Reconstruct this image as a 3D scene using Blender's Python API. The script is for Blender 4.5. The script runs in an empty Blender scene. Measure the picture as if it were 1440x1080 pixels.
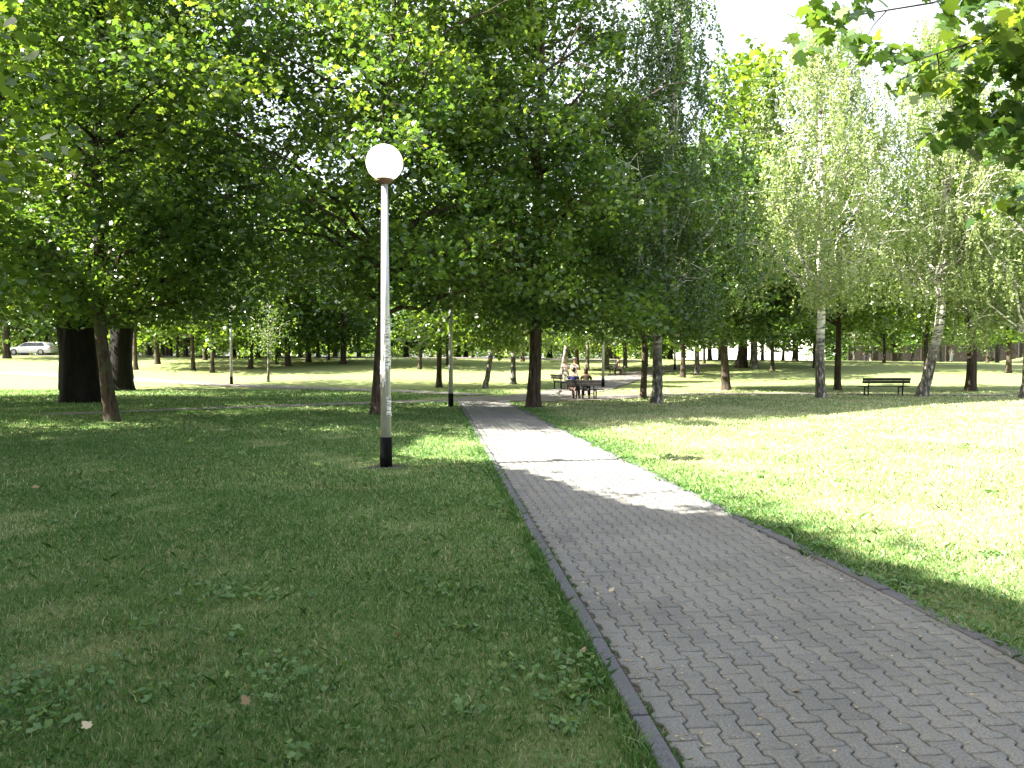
import bpy, bmesh, math, random
import numpy as np
from mathutils import Vector, Matrix
random.seed(7); RNG = np.random.default_rng(11)
PI = math.pi
scene = bpy.context.scene
COL = scene.collection

# ------------------------------------------------------------------ place
CAMZ = 1.7; F = 1088.0; HOR = 505.0
PITCH = math.atan(35 / F)
def smooth(t): 
    t = np.clip(t, 0, 1); return t * t * (3 - 2 * t)
def gz(x, y):
    x = np.asarray(x, float); y = np.asarray(y, float)
    u = x / np.maximum(y, 20.)
    A = np.interp(u, [-.63, -.06, .3, .65, .9], [2.1, 1.93, 1.62, 1.25, 1.2])
    z = A * smooth((y - 38) / 48.0)
    z = z + 2.2 * smooth((x - 66) / 14.0) * smooth((y - 92) / 14.0)
    return z
def gzf(x, y): return float(gz(x, y))
def ray(px, py):
    # direction of a viewing ray, used only to read ground positions off the survey of the place
    cx, cy = (px - 720) / F, (540 - py) / F
    c, s = math.cos(PITCH), math.sin(PITCH)
    return cx, c + cy * s, -s + cy * c
def at(px, py, dmax=100):
    dx, dy, dz = ray(px, py)
    t = 1.0; last = 1.0
    while t < 400:
        y = dy * t
        if CAMZ + dz * t <= gzf(dx * t, y): break
        if y > dmax: break
        t += .05 if t < 60 else .3
    return dx * t, dy * t
def atd(px, d): 
    return (px - 720) / F * d, d

# ------------------------------------------------------------------ material helpers
def mat(name):
    m = bpy.data.materials.new(name); m.use_nodes = True
    nt = m.node_tree; nt.nodes.clear()
    return m, nt, nt.nodes, nt.links
def N(nt, t, **kw):
    n = nt.nodes.new(t)
    for k, v in kw.items():
        if k in n.inputs: n.inputs[k].default_value = v
        else: setattr(n, k, v)
    return n
def ramp(nt, stops, interp='LINEAR'):
    r = nt.nodes.new('ShaderNodeValToRGB'); cr = r.color_ramp; cr.interpolation = interp
    while len(cr.elements) < len(stops): cr.elements.new(.5)
    for e, (p, c) in zip(cr.elements, stops):
        e.position = p; e.color = (*c, 1) if len(c) == 3 else c
    return r
def simple(name, col, rough=.6, metal=0., noise=None, nscale=8., bump=0., col2=None, spec=.5):
    m, nt, ns, ln = mat(name)
    o = N(nt, 'ShaderNodeOutputMaterial'); b = N(nt, 'ShaderNodeBsdfPrincipled')
    b.inputs['Roughness'].default_value = rough; b.inputs['Metallic'].default_value = metal
    b.inputs['Specular IOR Level'].default_value = spec
    ln.new(b.outputs[0], o.inputs[0])
    tc = N(nt, 'ShaderNodeTexCoord')
    nz = N(nt, 'ShaderNodeTexNoise'); nz.inputs['Scale'].default_value = nscale; nz.inputs['Detail'].default_value = 6
    ln.new(tc.outputs['Object'], nz.inputs['Vector'])
    c2 = col2 or tuple(c * .7 for c in col)
    r = ramp(nt, [(.35, c2), (.62, col)]); ln.new(nz.outputs[0], r.inputs[0]); ln.new(r.outputs[0], b.inputs['Base Color'])
    if bump:
        bp = N(nt, 'ShaderNodeBump'); bp.inputs['Strength'].default_value = bump; bp.inputs['Distance'].default_value = .02
        ln.new(nz.outputs[0], bp.inputs['Height']); ln.new(bp.outputs[0], b.inputs['Normal'])
    return m
def leaf_mat(name, dark, mid, light, trans=.38, tcol=None, rough=.33, spec=.8):
    m, nt, ns, ln = mat(name)
    o = N(nt, 'ShaderNodeOutputMaterial')
    at_ = N(nt, 'ShaderNodeAttribute'); at_.attribute_name = 'tone'
    r = ramp(nt, [(0., dark), (.5, mid), (1., light)]); ln.new(at_.outputs['Fac'], r.inputs[0])
    b = N(nt, 'ShaderNodeBsdfPrincipled'); b.inputs['Roughness'].default_value = rough
    b.inputs['Specular IOR Level'].default_value = spec
    ln.new(r.outputs[0], b.inputs['Base Color'])
    t = N(nt, 'ShaderNodeBsdfTranslucent')
    mx = N(nt, 'ShaderNodeMix', data_type='RGBA', blend_type='MULTIPLY'); mx.inputs[0].default_value = 1
    ln.new(r.outputs[0], mx.inputs[6]); mx.inputs[7].default_value = (*(tcol or (2.3, 2.1, .9)), 1)
    ln.new(mx.outputs[2], t.inputs[0])
    ms = N(nt, 'ShaderNodeMixShader'); ms.inputs[0].default_value = trans
    ln.new(b.outputs[0], ms.inputs[1]); ln.new(t.outputs[0], ms.inputs[2]); ln.new(ms.outputs[0], o.inputs[0])
    return m
def bark_mat(name, c1, c2, sx=9., sz=1.6, bump=.8, moss=None):
    m, nt, ns, ln = mat(name)
    o = N(nt, 'ShaderNodeOutputMaterial'); b = N(nt, 'ShaderNodeBsdfPrincipled'); b.inputs['Roughness'].default_value = .9
    b.inputs['Specular IOR Level'].default_value = .2
    tc = N(nt, 'ShaderNodeTexCoord'); mp = N(nt, 'ShaderNodeMapping'); mp.inputs['Scale'].default_value = (sx, sx, sz)
    ln.new(tc.outputs['Object'], mp.inputs[0])
    nz = N(nt, 'ShaderNodeTexNoise'); nz.inputs['Scale'].default_value = 1.6; nz.inputs['Detail'].default_value = 8; nz.inputs['Roughness'].default_value = .65
    ln.new(mp.outputs[0], nz.inputs['Vector'])
    r = ramp(nt, [(.36, c1), (.64, c2)]); ln.new(nz.outputs[0], r.inputs[0])
    out = r.outputs[0]
    if moss:
        n2 = N(nt, 'ShaderNodeTexNoise'); n2.inputs['Scale'].default_value = 2.4; n2.inputs['Detail'].default_value = 5
        ln.new(tc.outputs['Object'], n2.inputs['Vector'])
        r2 = ramp(nt, [(.5, (0, 0, 0)), (.62, (1, 1, 1))]); ln.new(n2.outputs[0], r2.inputs[0])
        mx = N(nt, 'ShaderNodeMix', data_type='RGBA'); ln.new(r2.outputs[0], mx.inputs[0]); ln.new(out, mx.inputs[6]); mx.inputs[7].default_value = (*moss, 1)
        out = mx.outputs[2]
    ln.new(out, b.inputs['Base Color'])
    bp = N(nt, 'ShaderNodeBump'); bp.inputs['Strength'].default_value = bump; bp.inputs['Distance'].default_value = .05
    ln.new(nz.outputs[0], bp.inputs['Height']); ln.new(bp.outputs[0], b.inputs['Normal']); ln.new(b.outputs[0], o.inputs[0])
    return m
def birch_mat():
    m, nt, ns, ln = mat('birch_bark')
    o = N(nt, 'ShaderNodeOutputMaterial'); b = N(nt, 'ShaderNodeBsdfPrincipled'); b.inputs['Roughness'].default_value = .75
    tc = N(nt, 'ShaderNodeTexCoord'); mp = N(nt, 'ShaderNodeMapping'); mp.inputs['Scale'].default_value = (2.2, 2.2, 9)
    ln.new(tc.outputs['Object'], mp.inputs[0])
    nz = N(nt, 'ShaderNodeTexNoise'); nz.inputs['Scale'].default_value = 1.5; nz.inputs['Detail'].default_value = 5
    ln.new(mp.outputs[0], nz.inputs['Vector'])
    r = ramp(nt, [(.40, (.03, .028, .025)), (.47, (.42, .40, .36)), (.7, (.80, .77, .70))]); ln.new(nz.outputs[0], r.inputs[0])
    # old fissured bark round the foot of the trunk
    mp2 = N(nt, 'ShaderNodeMapping'); mp2.inputs['Scale'].default_value = (9, 9, 3); ln.new(tc.outputs['Object'], mp2.inputs[0])
    n2 = N(nt, 'ShaderNodeTexNoise'); n2.inputs['Scale'].default_value = 1.4; n2.inputs['Detail'].default_value = 6; ln.new(mp2.outputs[0], n2.inputs['Vector'])
    r2 = ramp(nt, [(.45, (.035, .03, .025)), (.6, (.16, .145, .12)), (.72, (.5, .48, .43))]); ln.new(n2.outputs[0], r2.inputs[0])
    sx = N(nt, 'ShaderNodeSeparateXYZ'); ln.new(tc.outputs['Object'], sx.inputs[0])
    ad = N(nt, 'ShaderNodeMath', operation='MULTIPLY_ADD'); ln.new(n2.outputs[0], ad.inputs[0]); ad.inputs[1].default_value = -2.5; ln.new(sx.outputs[2], ad.inputs[2])
    mr = N(nt, 'ShaderNodeMapRange'); ln.new(ad.outputs[0], mr.inputs[0]); mr.inputs[1].default_value = .6; mr.inputs[2].default_value = 2.0
    mx = N(nt, 'ShaderNodeMix', data_type='RGBA'); ln.new(mr.outputs[0], mx.inputs[0]); ln.new(r2.outputs[0], mx.inputs[6]); ln.new(r.outputs[0], mx.inputs[7])
    ln.new(mx.outputs[2], b.inputs['Base Color'])
    bp = N(nt, 'ShaderNodeBump'); bp.inputs['Strength'].default_value = .5; bp.inputs['Distance'].default_value = .03
    ln.new(n2.outputs[0], bp.inputs['Height']); ln.new(bp.outputs[0], b.inputs['Normal']); ln.new(b.outputs[0], o.inputs[0])
    return m
M = {}
M['maple'] = leaf_mat('maple_leaves', (.032, .074, .018), (.064, .122, .024), (.140, .20, .036), .48)
M['maple_dark'] = leaf_mat('dark_leaves', (.025, .060, .018), (.050, .102, .024), (.098, .155, .032), .44)
M['lime'] = leaf_mat('light_green_leaves', (.045, .09, .012), (.085, .15, .02), (.14, .21, .035), .48)
M['birch'] = leaf_mat('birch_leaves', (.11, .16, .05), (.19, .255, .09), (.32, .37, .18), .45, (1.7, 1.65, 1.1), .36, .7)
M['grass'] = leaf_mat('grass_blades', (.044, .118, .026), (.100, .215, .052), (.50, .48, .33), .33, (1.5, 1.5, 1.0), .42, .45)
M['weed'] = leaf_mat('broad_weed_leaves', (.04, .10, .032), (.07, .155, .045), (.14, .21, .06), .30, None, .45, .4)
M['bark'] = bark_mat('maple_bark', (.018, .013, .010), (.085, .062, .045), moss=(.05, .055, .03))
M['bark_dark'] = bark_mat('old_dark_bark', (.003, .0028, .0025), (.010, .009, .008), 4, 1.0, 1.)
M['bark_brown'] = bark_mat('brown_bark', (.018, .014, .011), (.085, .064, .050))
M['birch_bark'] = birch_mat()
M['litter'] = leaf_mat('dry_fallen_leaf', (.2, .13, .06), (.32, .24, .12), (.45, .38, .22), .2, (1., 1., .8))

# ------------------------------------------------------------------ mesh helpers
def np_mesh(name, verts, faces_flat, sizes, tone=None, material=None, smooth_=False):
    me = bpy.data.meshes.new(name)
    nv, nf = len(verts), len(sizes)
    me.vertices.add(nv); me.vertices.foreach_set('co', np.asarray(verts, np.float32).ravel())
    me.loops.add(len(faces_flat)); me.loops.foreach_set('vertex_index', np.asarray(faces_flat, np.int32))
    me.polygons.add(nf)
    starts = np.zeros(nf, np.int32); starts[1:] = np.cumsum(sizes)[:-1]
    me.polygons.foreach_set('loop_start', starts)
    if smooth_: me.polygons.foreach_set('use_smooth', np.ones(nf, bool))
    if tone is not None:
        a = me.attributes.new('tone', 'FLOAT', 'FACE'); a.data.foreach_set('value', np.asarray(tone, np.float32))
    me.update(calc_edges=True)
    if material: me.materials.append(material)
    return me
def link(name, me, parent=None, loc=None):
    o = bpy.data.objects.new(name, me); COL.objects.link(o)
    if parent: o.parent = parent
    if loc: o.location = loc
    return o
def tag(o, label=None, cat=None, group=None, kind=None):
    if label: o['label'] = label
    if cat: o['category'] = cat
    if group: o['group'] = group
    if kind: o['kind'] = kind
    return o
def empty(name, loc, label, cat, group=None, rz=0.):
    o = bpy.data.objects.new(name, None); COL.objects.link(o); o.location = loc; o.rotation_euler = (0, 0, rz)
    o.empty_display_size = .2
    return tag(o, label, cat, group)
def copy_tree(o, parent=None):
    c = o.copy(); COL.objects.link(c); c.parent = parent
    for ch in o.children: copy_tree(ch, c)
    return c
def bm_obj(name, bm, material, parent=None, sm=False):
    me = bpy.data.meshes.new(name); bm.to_mesh(me); bm.free()
    me.materials.append(material)
    if sm: me.polygons.foreach_set('use_smooth', np.ones(len(me.polygons), bool))
    return link(name, me, parent)
def bm_box(bm, c, s, rot=None, bevel=0.):
    r = bmesh.ops.create_cube(bm, size=1.0)
    vs = r['verts']
    bmesh.ops.scale(bm, vec=s, verts=vs)
    if bevel:
        es = list({e for v in vs for e in v.link_edges})
        rb = bmesh.ops.bevel(bm, geom=es, offset=bevel, segments=1, affect='EDGES')
        vs = list({v for f in rb['faces'] for v in f.verts} | {v for v in vs if v.is_valid})
    if rot is not None: bmesh.ops.rotate(bm, cent=(0, 0, 0), matrix=rot, verts=vs)
    bmesh.ops.translate(bm, vec=c, verts=vs)
    return vs
def bm_cyl(bm, p0, p1, r0, r1, n=16, cap=True):
    p0, p1 = Vector(p0), Vector(p1); d = p1 - p0
    r = bmesh.ops.create_cone(bm, cap_ends=cap, segments=n, radius1=r0, radius2=r1, depth=d.length)
    q = Vector((0, 0, 1)).rotation_difference(d.normalized()).to_matrix()
    bmesh.ops.rotate(bm, cent=(0, 0, 0), matrix=q, verts=r['verts'])
    bmesh.ops.translate(bm, vec=(p0 + p1) / 2, verts=r['verts'])
    return r['verts']
def bm_ball(bm, c, s, u=16, v=10):
    r = bmesh.ops.create_uvsphere(bm, u_segments=u, v_segments=v, radius=1.)
    bmesh.ops.scale(bm, vec=s, verts=r['verts']); bmesh.ops.translate(bm, vec=c, verts=r['verts'])
    return r['verts']

# ------------------------------------------------------------------ trees
AZ = math.radians(11.5); EL = math.radians(43.5)
# ground outline meant to be sunlit; crown leaves shading it are cut away
LIT_GROUND = np.array([at(*p) for p in ((600, 612), (690, 622), (790, 620), (840, 606), (930, 598), (1010, 603), (1150, 585), (1300, 570), (1440, 562), (1700, 560),
                 (1700, 990), (1440, 852), (1300, 815), (1180, 775), (1100, 742), (1030, 727), (960, 727), (880, 712), (800, 685), (740, 664), (700, 657), (640, 648), (560, 640))])
def shades_lit_ground(P):
    k = P[:, 2] / math.tan(EL); x = P[:, 0] + k * math.cos(AZ); y = P[:, 1] + k * math.sin(AZ)
    ins = np.zeros(len(P), bool); n = len(LIT_GROUND)
    for i in range(n):
        x1, y1 = LIT_GROUND[i]; x2, y2 = LIT_GROUND[(i + 1) % n]
        c = ((y1 > y) != (y2 > y)) & (x < (x2 - x1) * (y - y1) / (y2 - y1 + 1e-12) + x1)
        ins ^= c
    return ins
def tubes(plist, rng, rough=.0):
    V = []; Fc = []; off = 0
    for pts, rad, k in plist:
        pts = np.asarray(pts, float); n = len(pts)
        T = np.gradient(pts, axis=0); T /= np.linalg.norm(T, axis=1)[:, None] + 1e-9
        ref = np.where(np.abs(T[:, 2:3]) > .9, np.array([[1., 0, 0]]), np.array([[0, 0, 1.]]))
        if np.abs(T[0, 2]) > .9: ref = np.tile([[1., 0, 0]], (n, 1))
        else: ref = np.tile([[0, 0, 1.]], (n, 1)); 
        A = np.cross(T, ref); nn = np.linalg.norm(A, axis=1)[:, None]; A = np.where(nn > 1e-3, A / (nn + 1e-9), [[0, 1., 0]])
        B = np.cross(T, A)
        ang = np.arange(k) / k * 2 * PI
        rr = np.asarray(rad)[:, None] * np.ones((1, k))
        if rough and k > 7:
            ph = rng.uniform(0, 6, 4); z = np.arange(n)[:, None] / n
            rr = rr * (1 + rough * (np.sin(3 * ang + ph[0] + 5 * z) + .7 * np.sin(5 * ang + ph[1] - 9 * z) + .6 * rng.normal(size=(n, k)) * .5))
        P = pts[:, None] + rr[..., None] * (np.cos(ang)[None, :, None] * A[:, None] + np.sin(ang)[None, :, None] * B[:, None])
        V.append(P.reshape(-1, 3))
        i = np.arange(n - 1)[:, None] * k; j = np.arange(k)[None]; j2 = (j + 1) % k
        q = np.stack([i + j, i + j2, i + k + j2, i + k + j], -1).reshape(-1, 4) + off
        Fc.append(q); off += n * k
    V = np.concatenate(V); Fc = np.concatenate(Fc)
    return V, Fc
SUNLIT = [(19.35, 34.9, 3.3), (19.45, 34.9, 4.1), (19.5, 34.9, 4.8), (19.5, 34.9, 5.4)]  # crooked birch trunk points kept in sun; leaves in the way are removed
TR = np.array([math.cos(AZ) * math.cos(EL), math.sin(AZ) * math.cos(EL), -math.sin(EL)])
def in_beam(P):
    r = np.zeros(len(P), bool)
    for q in SUNLIT:
        d = np.array(q) - P; t = d @ TR; dist = np.linalg.norm(d - t[:, None] * TR, axis=1); r |= (dist < .55) & (t > -1)
    return r
def leaf_shape(kind):
    if kind == 'maple':
        p = [(0, -.5), (.12, -.42), (.34, -.36), (.30, -.16), (.52, .02), (.24, .10), (.22, .30), (0, .56), (-.22, .30), (-.24, .10), (-.52, .02), (-.30, -.16), (-.34, -.36), (-.12, -.42)]
    elif kind == 'stalked':
        p = [(-.014, -.4), (-.008, -.95), (.008, -.95), (.014, -.4), (.14, -.44), (.36, -.36), (.29, -.20), (.54, -.02), (.38, .04), (.24, .08), (.27, .32), (.13, .26), (0, .58), (-.13, .26), (-.27, .32), (-.24, .08), (-.38, .04), (-.54, -.02), (-.29, -.20), (-.36, -.36), (-.14, -.44)]
    elif kind == 'hex':
        p = [(0, -.5), (.34, -.22), (.44, .08), (.18, .22), (0, .55), (-.18, .22), (-.44, .08), (-.34, -.22)]
    elif kind == 'birch':
        p = [(0, -.5), (.3, -.1), (0, .55), (-.3, -.1)]
    else:
        p = [(0, -.5), (.42, -.05), (.1, .5), (-.4, .12)]
    p = np.array(p, float); z = -.25 * (p[:, 0] ** 2) - .2 * np.clip(p[:, 1], 0, 1) ** 2
    return np.column_stack([p, z])
def leaves_mesh(name, P, size, rng, kind, material, tilt=.55, tone=None, droop=0.):
    n = len(P); shp = leaf_shape(kind); k = len(shp)
    a = rng.uniform(0, 2 * PI, n)
    Nn = np.column_stack([rng.normal(0, tilt, n), rng.normal(0, tilt, n), np.ones(n) * (1 - droop)])
    Nn /= np.linalg.norm(Nn, axis=1)[:, None]
    d = np.column_stack([np.cos(a), np.sin(a), -droop * np.ones(n) * 2])
    T = d - (d * Nn).sum(1)[:, None] * Nn; T /= np.linalg.norm(T, axis=1)[:, None] + 1e-9
    B = np.cross(Nn, T)
    S = (size if np.ndim(size) else np.full(n, size))
    V = P[:, None] + S[:, None, None] * (shp[None, :, 0:1] * B[:, None] + shp[None, :, 1:2] * T[:, None] + shp[None, :, 2:3] * Nn[:, None])
    if tone is None: tone = rng.normal(.45, .2, n)
    return np_mesh(name, V.reshape(-1, 3), np.arange(n * k), np.full(n, k), np.clip(tone, 0, 1), material)

def tree_meshes(seed, H, R, z0, r0, trunk=None, nl=24, cp=6, lp=130, ls=.18, kind='maple', leaf='maple', style='round', boughs=(),
                lmat='maple', bmat='bark', fork=None, off=(0, 0), rough=.035, flare=.35, burl=None, clump=(.52, .26), env=None, sides=12, carve_at=None):
    """one trunk mesh (trunk, limbs, twigs) and one crown mesh in local coordinates"""
    rng = np.random.default_rng(seed)
    if trunk is None:
        lean = rng.normal(0, .02, 2) * H
        trunk = [(0, 0, 0), (lean[0] * .3, lean[1] * .3, H * .33), (lean[0] * .4, lean[1] * .8, H * .66), (lean[0], lean[1], H * .95)]
    tp = np.array(trunk, float)
    zs = np.linspace(0, tp[-1, 2], 26)
    zs = np.concatenate([[-.25, 0, .08, .25, .5], zs[1:]]); zs.sort()
    tx = np.interp(zs, tp[:, 2], tp[:, 0]); ty = np.interp(zs, tp[:, 2], tp[:, 1])
    tx = np.convolve(np.pad(tx, 2, 'edge'), np.ones(5) / 5, 'valid'); ty = np.convolve(np.pad(ty, 2, 'edge'), np.ones(5) / 5, 'valid')
    tx += .012 * H * .2 * np.sin(zs * 1.3 + seed) ; tx -= tx[1]; ty -= ty[1]
    tpts = np.column_stack([tx, ty, zs])
    s = np.clip(zs / tp[-1, 2], 0, 1)
    trad = r0 * (1 - s) ** .75 * .92 + .012 + r0 * flare * np.exp(-np.clip(zs, 0, 9) / .22) + r0 * .08 * np.exp(-zs / 1.2)
    if burl: trad = trad + burl[1] * np.exp(-((zs - burl[0]) / .35) ** 2)
    tl = [(tpts, trad, sides)]
    def tr_at(z): return np.array([np.interp(z, zs, tx), np.interp(z, zs, ty), z]), float(np.interp(z, zs, trad))
    C = []; CS = []
    Hc = H - z0
    for i in range(nl):
        f = (i + .5 + rng.uniform(-.3, .3)) / nl
        az = i * 2.39996 + rng.uniform(-.35, .35)
        if style == 'round': er = R * max(.12, (1 - abs((f - .38) / .66) ** 2.4)) if f < .99 else R * .15
        elif style == 'tall': er = R * max(.15, (1 - abs((f - .3) / .74) ** 1.8))
        elif style == 'wide': er = R * max(.25, (1 - abs((f - .25) / .8) ** 3))
        er *= rng.uniform(.72, 1.12)
        ze = z0 + f * Hc * .97 - (rng.exponential(.55) if f < .22 and kind != 'birch' else 0)
        if kind == 'birch': za = max(z0 * .75, ze - er * rng.uniform(1.1, 1.9))
        else: za = max(min(z0 * .70, z0 - .5) + (rng.uniform(0, 1.6) if i > 2 else i * .35), ze - er * rng.uniform(.2, .7))
        za = min(za, tp[-1, 2] * .96)
        ze = max(ze, z0 - .5)
        p0, rr = tr_at(za)
        e = np.array([p0[0] * .5 + off[0] + er * math.cos(az), p0[1] * .5 + off[1] + er * math.sin(az), ze])
        L = np.linalg.norm(e - p0)
        mid = (p0 + e) / 2 + np.array([0, 0, L * (.16 if kind == 'birch' else .10)]) * rng.uniform(.2, 1.3) + rng.normal(0, .06 * L, 3)
        t = np.linspace(0, 1, 8)[:, None]
        pts = (1 - t) ** 2 * p0 + 2 * t * (1 - t) * mid + t ** 2 * e
        pts[1:-1] += rng.normal(0, .018 * L, (6, 3))
        lr = min(rr * .62, .014 * L + .022)
        rads = np.maximum(lr * (.62 if kind == 'birch' else 1) * (1 - t[:, 0]) ** .8, .005)
        tl.append((pts, rads, 6))
        for c in range(cp):
            tt = min(1, .28 + .76 * (c + rng.uniform(0, 1)) / cp)
            q = np.array([np.interp(tt, t[:, 0], pts[:, j]) for j in range(3)])
            sp = min(.30 * er * (1.15 - .5 * tt) + .35, 1.05)
            o = q + np.clip(rng.normal(0, 1, 3), -1.5, 1.5) * np.array([sp, sp, sp * .6])
            if o[2] < z0 - .8: o[2] = z0 - .8 + rng.uniform(0, .8)
            if carve_at and shades_lit_ground(np.array([[o[0] + carve_at[0], o[1] + carve_at[1], o[2]]]))[0]: continue
            m2 = (q + o) / 2 + np.array([0, 0, .10]) + rng.normal(0, .09, 3)
            tl.append((np.array([q, m2, o]), np.array([.012, .008, .003]) * (1 + L * .12), 4))
            C.append(o); CS.append(rng.uniform(.7, 1.35))
    for bz, e in boughs:
        p0, rr = tr_at(bz); e = np.array(e, float); L = np.linalg.norm(e - p0)
        t = np.linspace(0, 1, 10)[:, None]; mid = (p0 + e) / 2 + np.array([0, 0, L * .17])
        pts = (1 - t) ** 2 * p0 + 2 * t * (1 - t) * mid + t ** 2 * e; pts[1:-1] += rng.normal(0, .02 * L, (8, 3))
        tl.append((pts, np.maximum(.05 * (1 - t[:, 0]) ** .9, .004), 6))
        for c in range(12):
            tt = .45 + .55 * (c + rng.uniform(0, 1)) / 12
            q = np.array([np.interp(tt, t[:, 0], pts[:, j]) for j in range(3)]); o = q + rng.normal(0, 1, 3) * [.13, .17, .09] - [0, 0, .05]
            tl.append((np.array([q, (q + o) / 2 + [0, 0, .03], o]), np.array([.006, .005, .003]), 4)); C.append(o); CS.append(rng.uniform(.5, .8))
    C = np.array(C); CS = np.array(CS); nC = len(C)
    if nC == 0: raise ValueError('bare tree %d' % seed)
    if kind == 'birch':
        # hanging twigs strung with small leaves
        P = []; tones = []
        ns_ = 7; per = max(3, lp // ns_)
        for c, cs in zip(C, CS):
            ct = rng.normal(.5, .16)
            b = c + rng.normal(0, 1, (ns_, 3)) * np.array([.36, .36, .3]) * cs
            ln_ = rng.uniform(.5, 1.9, ns_) * cs
            t = rng.uniform(-.1, 1, (ns_, per))
            drift = rng.normal(0, .16, (ns_, 2))
            pts = b[:, None] + np.stack([drift[:, 0:1] * t, drift[:, 1:2] * t, -ln_[:, None] * t], -1) + rng.normal(0, .05, (ns_, per, 3))
            P.append(pts.reshape(-1, 3)); tones.append(np.full(ns_ * per, ct))
            if sides > 8:
                for w in range(2):
                    tl.append((np.array([c, b[w], b[w] + [drift[w, 0], drift[w, 1], -ln_[w] * .9]]), np.array([.006, .004, .002]), 3))
        P = np.concatenate(P); tone = np.concatenate(tones) + rng.normal(0, .16, len(P))
        k_ = P[:, 2] > z0 - 1.6
        if carve_at: k_ &= ~in_beam(P + np.array([carve_at[0], carve_at[1], 0]))
        P = P[k_]; tone = tone[k_]
        me = leaves_mesh('crown', P, rng.uniform(.75, 1.25, len(P)) * ls, rng, leaf, M[lmat], 1.3, tone, .35)
    else:
        ct = rng.normal(.42, .20, nC)
        cnt = np.maximum((lp * CS ** 2 * rng.uniform(.6, 1.3, nC)).astype(int), 8)
        idx = np.repeat(np.arange(nC), cnt); n = len(idx)
        # each clump is a few flat sprays, not a ball
        g = np.clip(rng.normal(0, 1, (n, 3)), -1.9, 1.9); lay = rng.integers(0, 4, n)
        g[:, 2] = g[:, 2] * .28 + (lay - 1.5) * .75
        tl_dir = rng.normal(0, .35, (nC, 2))
        P = C[idx] + g * np.array([clump[0], clump[0], clump[1]]) * CS[idx][:, None]
        P[:, 2] += (tl_dir[idx] * (P - C[idx])[:, :2]).sum(1) - .12 * ((P - C[idx])[:, :2] ** 2).sum(1)
        tone = ct[idx] + rng.normal(0, .17, n)
        k_ = P[:, 2] > z0 - 1.35
        if carve_at: k_ &= ~in_beam(P + np.array([carve_at[0], carve_at[1], 0])); k_ &= ~shades_lit_ground(P + np.array([carve_at[0], carve_at[1], 0])) | (rng.random(n) < .02)
        P = P[k_]; tone = tone[k_]; n = len(P)
        me = leaves_mesh('crown', P, rng.uniform(.55, 1.4, n) * ls, rng, leaf, M[lmat], .95, tone)
    V, Fc = tubes(tl, rng, rough)
    tm = np_mesh('trunk', V, Fc.ravel(), np.full(len(Fc), 4), None, M[bmat], True)
    return tm, me
def plant(name, x, y, label, cat='tree', group=None, meshes=None, rz=0., sc=1., **kw):
    e = empty(name, (x, y, gzf(x, y)), label, cat, group, rz)
    if not meshes and abs(x) < 25 and y < 46 and name != 'overhanging_maple': kw['carve_at'] = (x, y)
    tm, cm = meshes or tree_meshes(**kw)
    e.scale = (sc, sc, sc)
    link('trunk', tm, e); link('crown', cm, e)
    return e
def lean(px0, px1, y1, d):
    """sideways offset and height of a point of a trunk seen at px1,y1 whose foot is seen at px0"""
    return (px1 - px0) / F * d, CAMZ + (HOR - y1) / F * d

# --- the near rows
x, y = at(158, 593)
plant('maple_tree', x, y, 'slender lichen-spotted maple leaning a little, in front of the huge black trunk at the left', seed=1, H=15, R=5.0, z0=3.9, r0=.17,
      trunk=[(0, 0, 0), (-.27, 0, 2.4), (-.36, .1, 5), (-.3, .2, 8), (-.2, .3, 14.3)], nl=44, cp=7, lp=190, ls=.145, group='maples of the near row')
x, y = at(122, 565)
plant('old_tree', x, y, 'huge old tree with a bulging black trunk, the widest in the park', seed=2, H=18, R=7.2, z0=4.6, r0=.92,
      trunk=[(0, 0, 0), (-.1, 0, 2.6), (.1, 0, 6), (.4, 0, 16)], nl=42, cp=6, lp=140, ls=.21, leaf='hex', lmat='maple_dark', bmat='bark_dark', rough=.10, flare=.06, burl=(3.0, .22), clump=(1.0, .4), sides=26)
x, y = at(172, 549)
plant('old_tree', x, y, 'thick black trunked old tree standing just behind the widest trunk', seed=3, H=18, R=6.5, z0=5.0, r0=.62,
      nl=26, cp=7, lp=90, ls=.27, leaf='hex', lmat='maple_dark', bmat='bark_dark', rough=.08, flare=.12, burl=(3.2, .1), clump=(1.0, .4), sides=20)
x, y = at(530, 583)
plant('maple_tree', x, y, 'maple with a sunlit foot right behind the nearest street lamp', seed=4, H=16.5, R=5.1, z0=4.3, r0=.17,
      trunk=[(0, 0, 0), (.1, 0, 3), (.3, 0, 7), (.5, 0, 11), (.6, .1, 15.6)], nl=42, cp=7, lp=180, ls=.15, bmat='bark_brown', group='maples of the near row')
x, y = at(750, 573)
plant('maple_tree', x, y, 'maple with a forked trunk at the right edge of the path junction', seed=5, H=18, R=5.2, z0=3.9, r0=.235,
      trunk=[(0, 0, 0), (0, 0, 2.6), (.1, 0, 6), (.3, 0, 17)], nl=50, cp=7, lp=185, ls=.155, bmat='bark_brown', group='maples of the near row')
x, y = at(904, 561)
plant('slim_tree', x, y, 'slim dark tree close behind the left side of the birch with the speckled foot', seed=6, H=11.5, R=3.6, z0=3.6, r0=.13, nl=24, cp=5, lp=120, ls=.19, leaf='hex', lmat='maple_dark')
x, y = at(923, 567)
plant('birch_tree', x, y, 'tall birch with a dark speckled foot, its top rising into the open sky', seed=7, H=16.8, R=3.2, z0=4.0, r0=.2,
      trunk=[(0, 0, 0), (.1, 0, 4), (.5, 0, 10), (.9, 0, 16.3)], nl=40, cp=6, lp=230, ls=.13, kind='birch', leaf='birch', lmat='maple_dark', bmat='birch_bark', style='tall')
x, y = at(1021, 549)
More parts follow.
